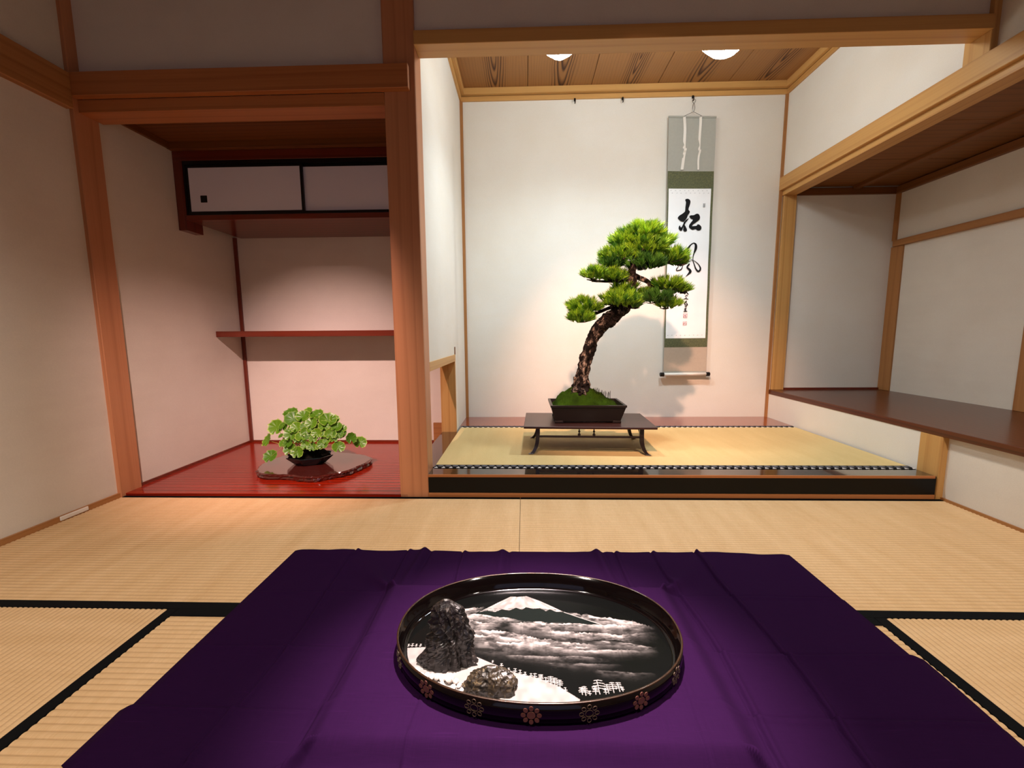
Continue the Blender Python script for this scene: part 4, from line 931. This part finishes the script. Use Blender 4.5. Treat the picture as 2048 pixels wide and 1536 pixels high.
    # keep the sheet inside the oval
    v = (np.abs((gx-TX)/(AX-.0185))**PW+np.abs((gy-TY2)/(AY-.0185))**PW) <= 1
    idx = -np.ones(gx.size, int); Fq = v[:-1, :-1] & v[1:, :-1] & v[:-1, 1:] & v[1:, 1:]; jj, ii = np.nonzero(Fq); a = jj*nx+ii
    F_ = np.stack([a, a+1, a+nx+1, a+nx], 1); used = np.unique(F_); idx[used] = np.arange(len(used)); F_ = idx[F_]
    P = np.stack([gx.ravel()[used]-TX, gy.ravel()[used]-TY2, np.zeros(len(used))], 1)
    me = bpy.data.meshes.new('picture'); me.from_pydata(P.tolist(), [], F_.tolist()); me.update()
    at = me.color_attributes.new('paint', 'FLOAT_COLOR', 'POINT'); at.data.foreach_set('color', np.c_[out.reshape(-1, 3)[used], np.ones(len(used))].ravel())
    s = NT('painted_lacquer'); vc = s.n('ShaderNodeVertexColor', layer_name='paint'); s.set(vc.outputs[0], .14, .06, 0, .02, .05)
    me.materials.append(s.m); o = bpy.data.objects.new('picture', me); COL.objects.link(o); o.parent = ty; o.location = (0, 0, .0039); WL[o.name] = Vector((TX, TY2, Z0+.0039))
picture()

# ------------------------------------------------------------------ viewing stones and pebbles
def stonemat(name, a, b, c_, scale, rough):
    s = NT(name); v = s.coord((1, 1, .35)); n = s.noise(v, scale, 5, .65, .6); n2 = s.noise(v, scale*2.6, 4)
    c = s.mix(s.ramp(n, [(.38, 0.), (.62, 1.)]), lin(a), lin(b)); c = s.mix(s.ramp(n2, [(.60, 0.), (.74, .8)]), c, lin(c_)); s.bump(n2, .5, .0015)
    return s.set(c, rough, .6)
M['rock1'] = stonemat('dark_peak_stone', '0C0A09', '1C1715', '4A4038', 60, .34)
M['rock2'] = stonemat('mottled_stone', '100E0B', '30271A', '7A6A4C', 70, .34)
ZF = Z0+.0042
def rock(name, mat_, outline, cx, cy, dy, seed, label, ridged=.011, vert=1.):
    """outline: (z, left x, right x) up the silhouette; dy: half depth at the base"""
    bm = new(); seg = 72; st = 60; zs = [o[0] for o in outline]; rings = []
    for i in range(st+1):
        f = i/st; z = zs[0]+(zs[-1]-zs[0])*f; l = np.interp(z, zs, [o[1] for o in outline]); r = np.interp(z, zs, [o[2] for o in outline]); c = (l+r)/2; hw = max((r-l)/2, .0008)
        dd = max(dy*(1-f**1.6)*.92, hw*.5) if f < 1 else .001; ring = []
        for k in range(seg):
            a = 2*PI*k/seg; X_, Y_ = (c+hw*math.cos(a)), dd*math.sin(a); n1 = noise.noise(Vector((X_*38+z*9, Y_*38, z*(16 if vert == 1. else 44)+seed))); n2 = abs(noise.noise(Vector((X_*95, Y_*95+3, z*(34 if vert == 1. else 95)+seed*2)))); n3 = noise.noise(Vector((X_*240, Y_*240, z*130+seed)))
            q = 1+(-abs(n1)*1.9-n2*.8+n3*.35+.32)*ridged/max(hw, .02)*min(1, 4*(1-f)+.25)
            ring.append(bm.verts.new((c+hw*q*math.cos(a), cy+dd*q*math.sin(a), ZF+z)))
        rings.append(ring)
    for i in range(st):
        for k in range(seg): bm.faces.new((rings[i][k], rings[i][(k+1) % seg], rings[i+1][(k+1) % seg], rings[i+1][k]))
    bm.faces.new(rings[0][::-1]); bm.faces.new(rings[-1])
    return obj(name, bm, mat_, label=label, category='rock', smooth=False)
rock('viewing_stone', 'rock1', [(0, -.222, -.094), (.012, -.220, -.096), (.028, -.210, -.101), (.045, -.203, -.104), (.062, -.194, -.103), (.078, -.190, -.108), (.095, -.191, -.112), (.110, -.190, -.120), (.122, -.184, -.132), (.130, -.174, -.143), (.137, -.166, -.154)], -.155, .780, .034, 3.1, 'tall jagged black peak-shaped stone standing in the tray', .016)
rock('viewing_stone', 'rock2', [(0, -.120, -.010), (.010, -.118, -.010), (.022, -.110, -.016), (.033, -.097, -.029), (.040, -.083, -.045), (.046, -.072, -.055)], -.06, .715, .024, 9.4, 'low lumpy brown and black mottled stone at the front of the tray', .009, 1.6)
M['pebble'] = plain('white_pebble', 'C8C0B8', .5, .4, var=.03, scale=80)
PM = []
for s_ in range(4):
    bm = bmesh.new(); bmesh.ops.create_icosphere(bm, subdivisions=2, radius=1)
    for v in bm.verts: v.co *= 1+.22*noise.noise(v.co*1.3+Vector((s_*7, 0, 0)))
    me = bpy.data.meshes.new('pebble'); bm.to_mesh(me); bm.free(); me.materials.append(M['pebble']); PM.append(me)
peb = [(-.216, .744, .0082), (-.204, .738, .0055), (-.193, .736, .0065), (-.183, .734, .006), (-.172, .733, .0072), (-.161, .729, .006), (-.147, .728, .0098), (-.134, .724, .006), (-.208, .728, .006), (-.188, .719, .0065), (-.175, .715, .006), (-.158, .710, .0065), (-.138, .704, .006)]
for k in range(60):
    f = R.random(); x = -.226+.110*f; y_ = .752-.036*f+R.uniform(-.030, .004)
    if (abs((x-TX)/(AX-.02)))**PW+(abs((y_-TY2)/(AY-.02)))**PW < 1 and not any((x-a)**2+(y_-b)**2 < (.75*(c+.005))**2 for a, b, c in peb): peb.append((x, y_, R.uniform(.0042, .0062)))
for i, (x, y_, r_) in enumerate(peb):
    o = bpy.data.objects.new('pebble', PM[i % 4]); COL.objects.link(o); o.location = (x, y_, ZF+r_*.72); o.scale = (r_, r_*.9, r_*.85); o.rotation_euler = (0, 0, R.uniform(0, 6))
    o['label'] = 'large round white pebble among the smaller ones in front of the peak stone' if i == 6 else 'small white pebble heaped at the foot of the peak stone in the tray'
    o['category'] = 'pebble'; o['group'] = 'white pebbles in the tray'
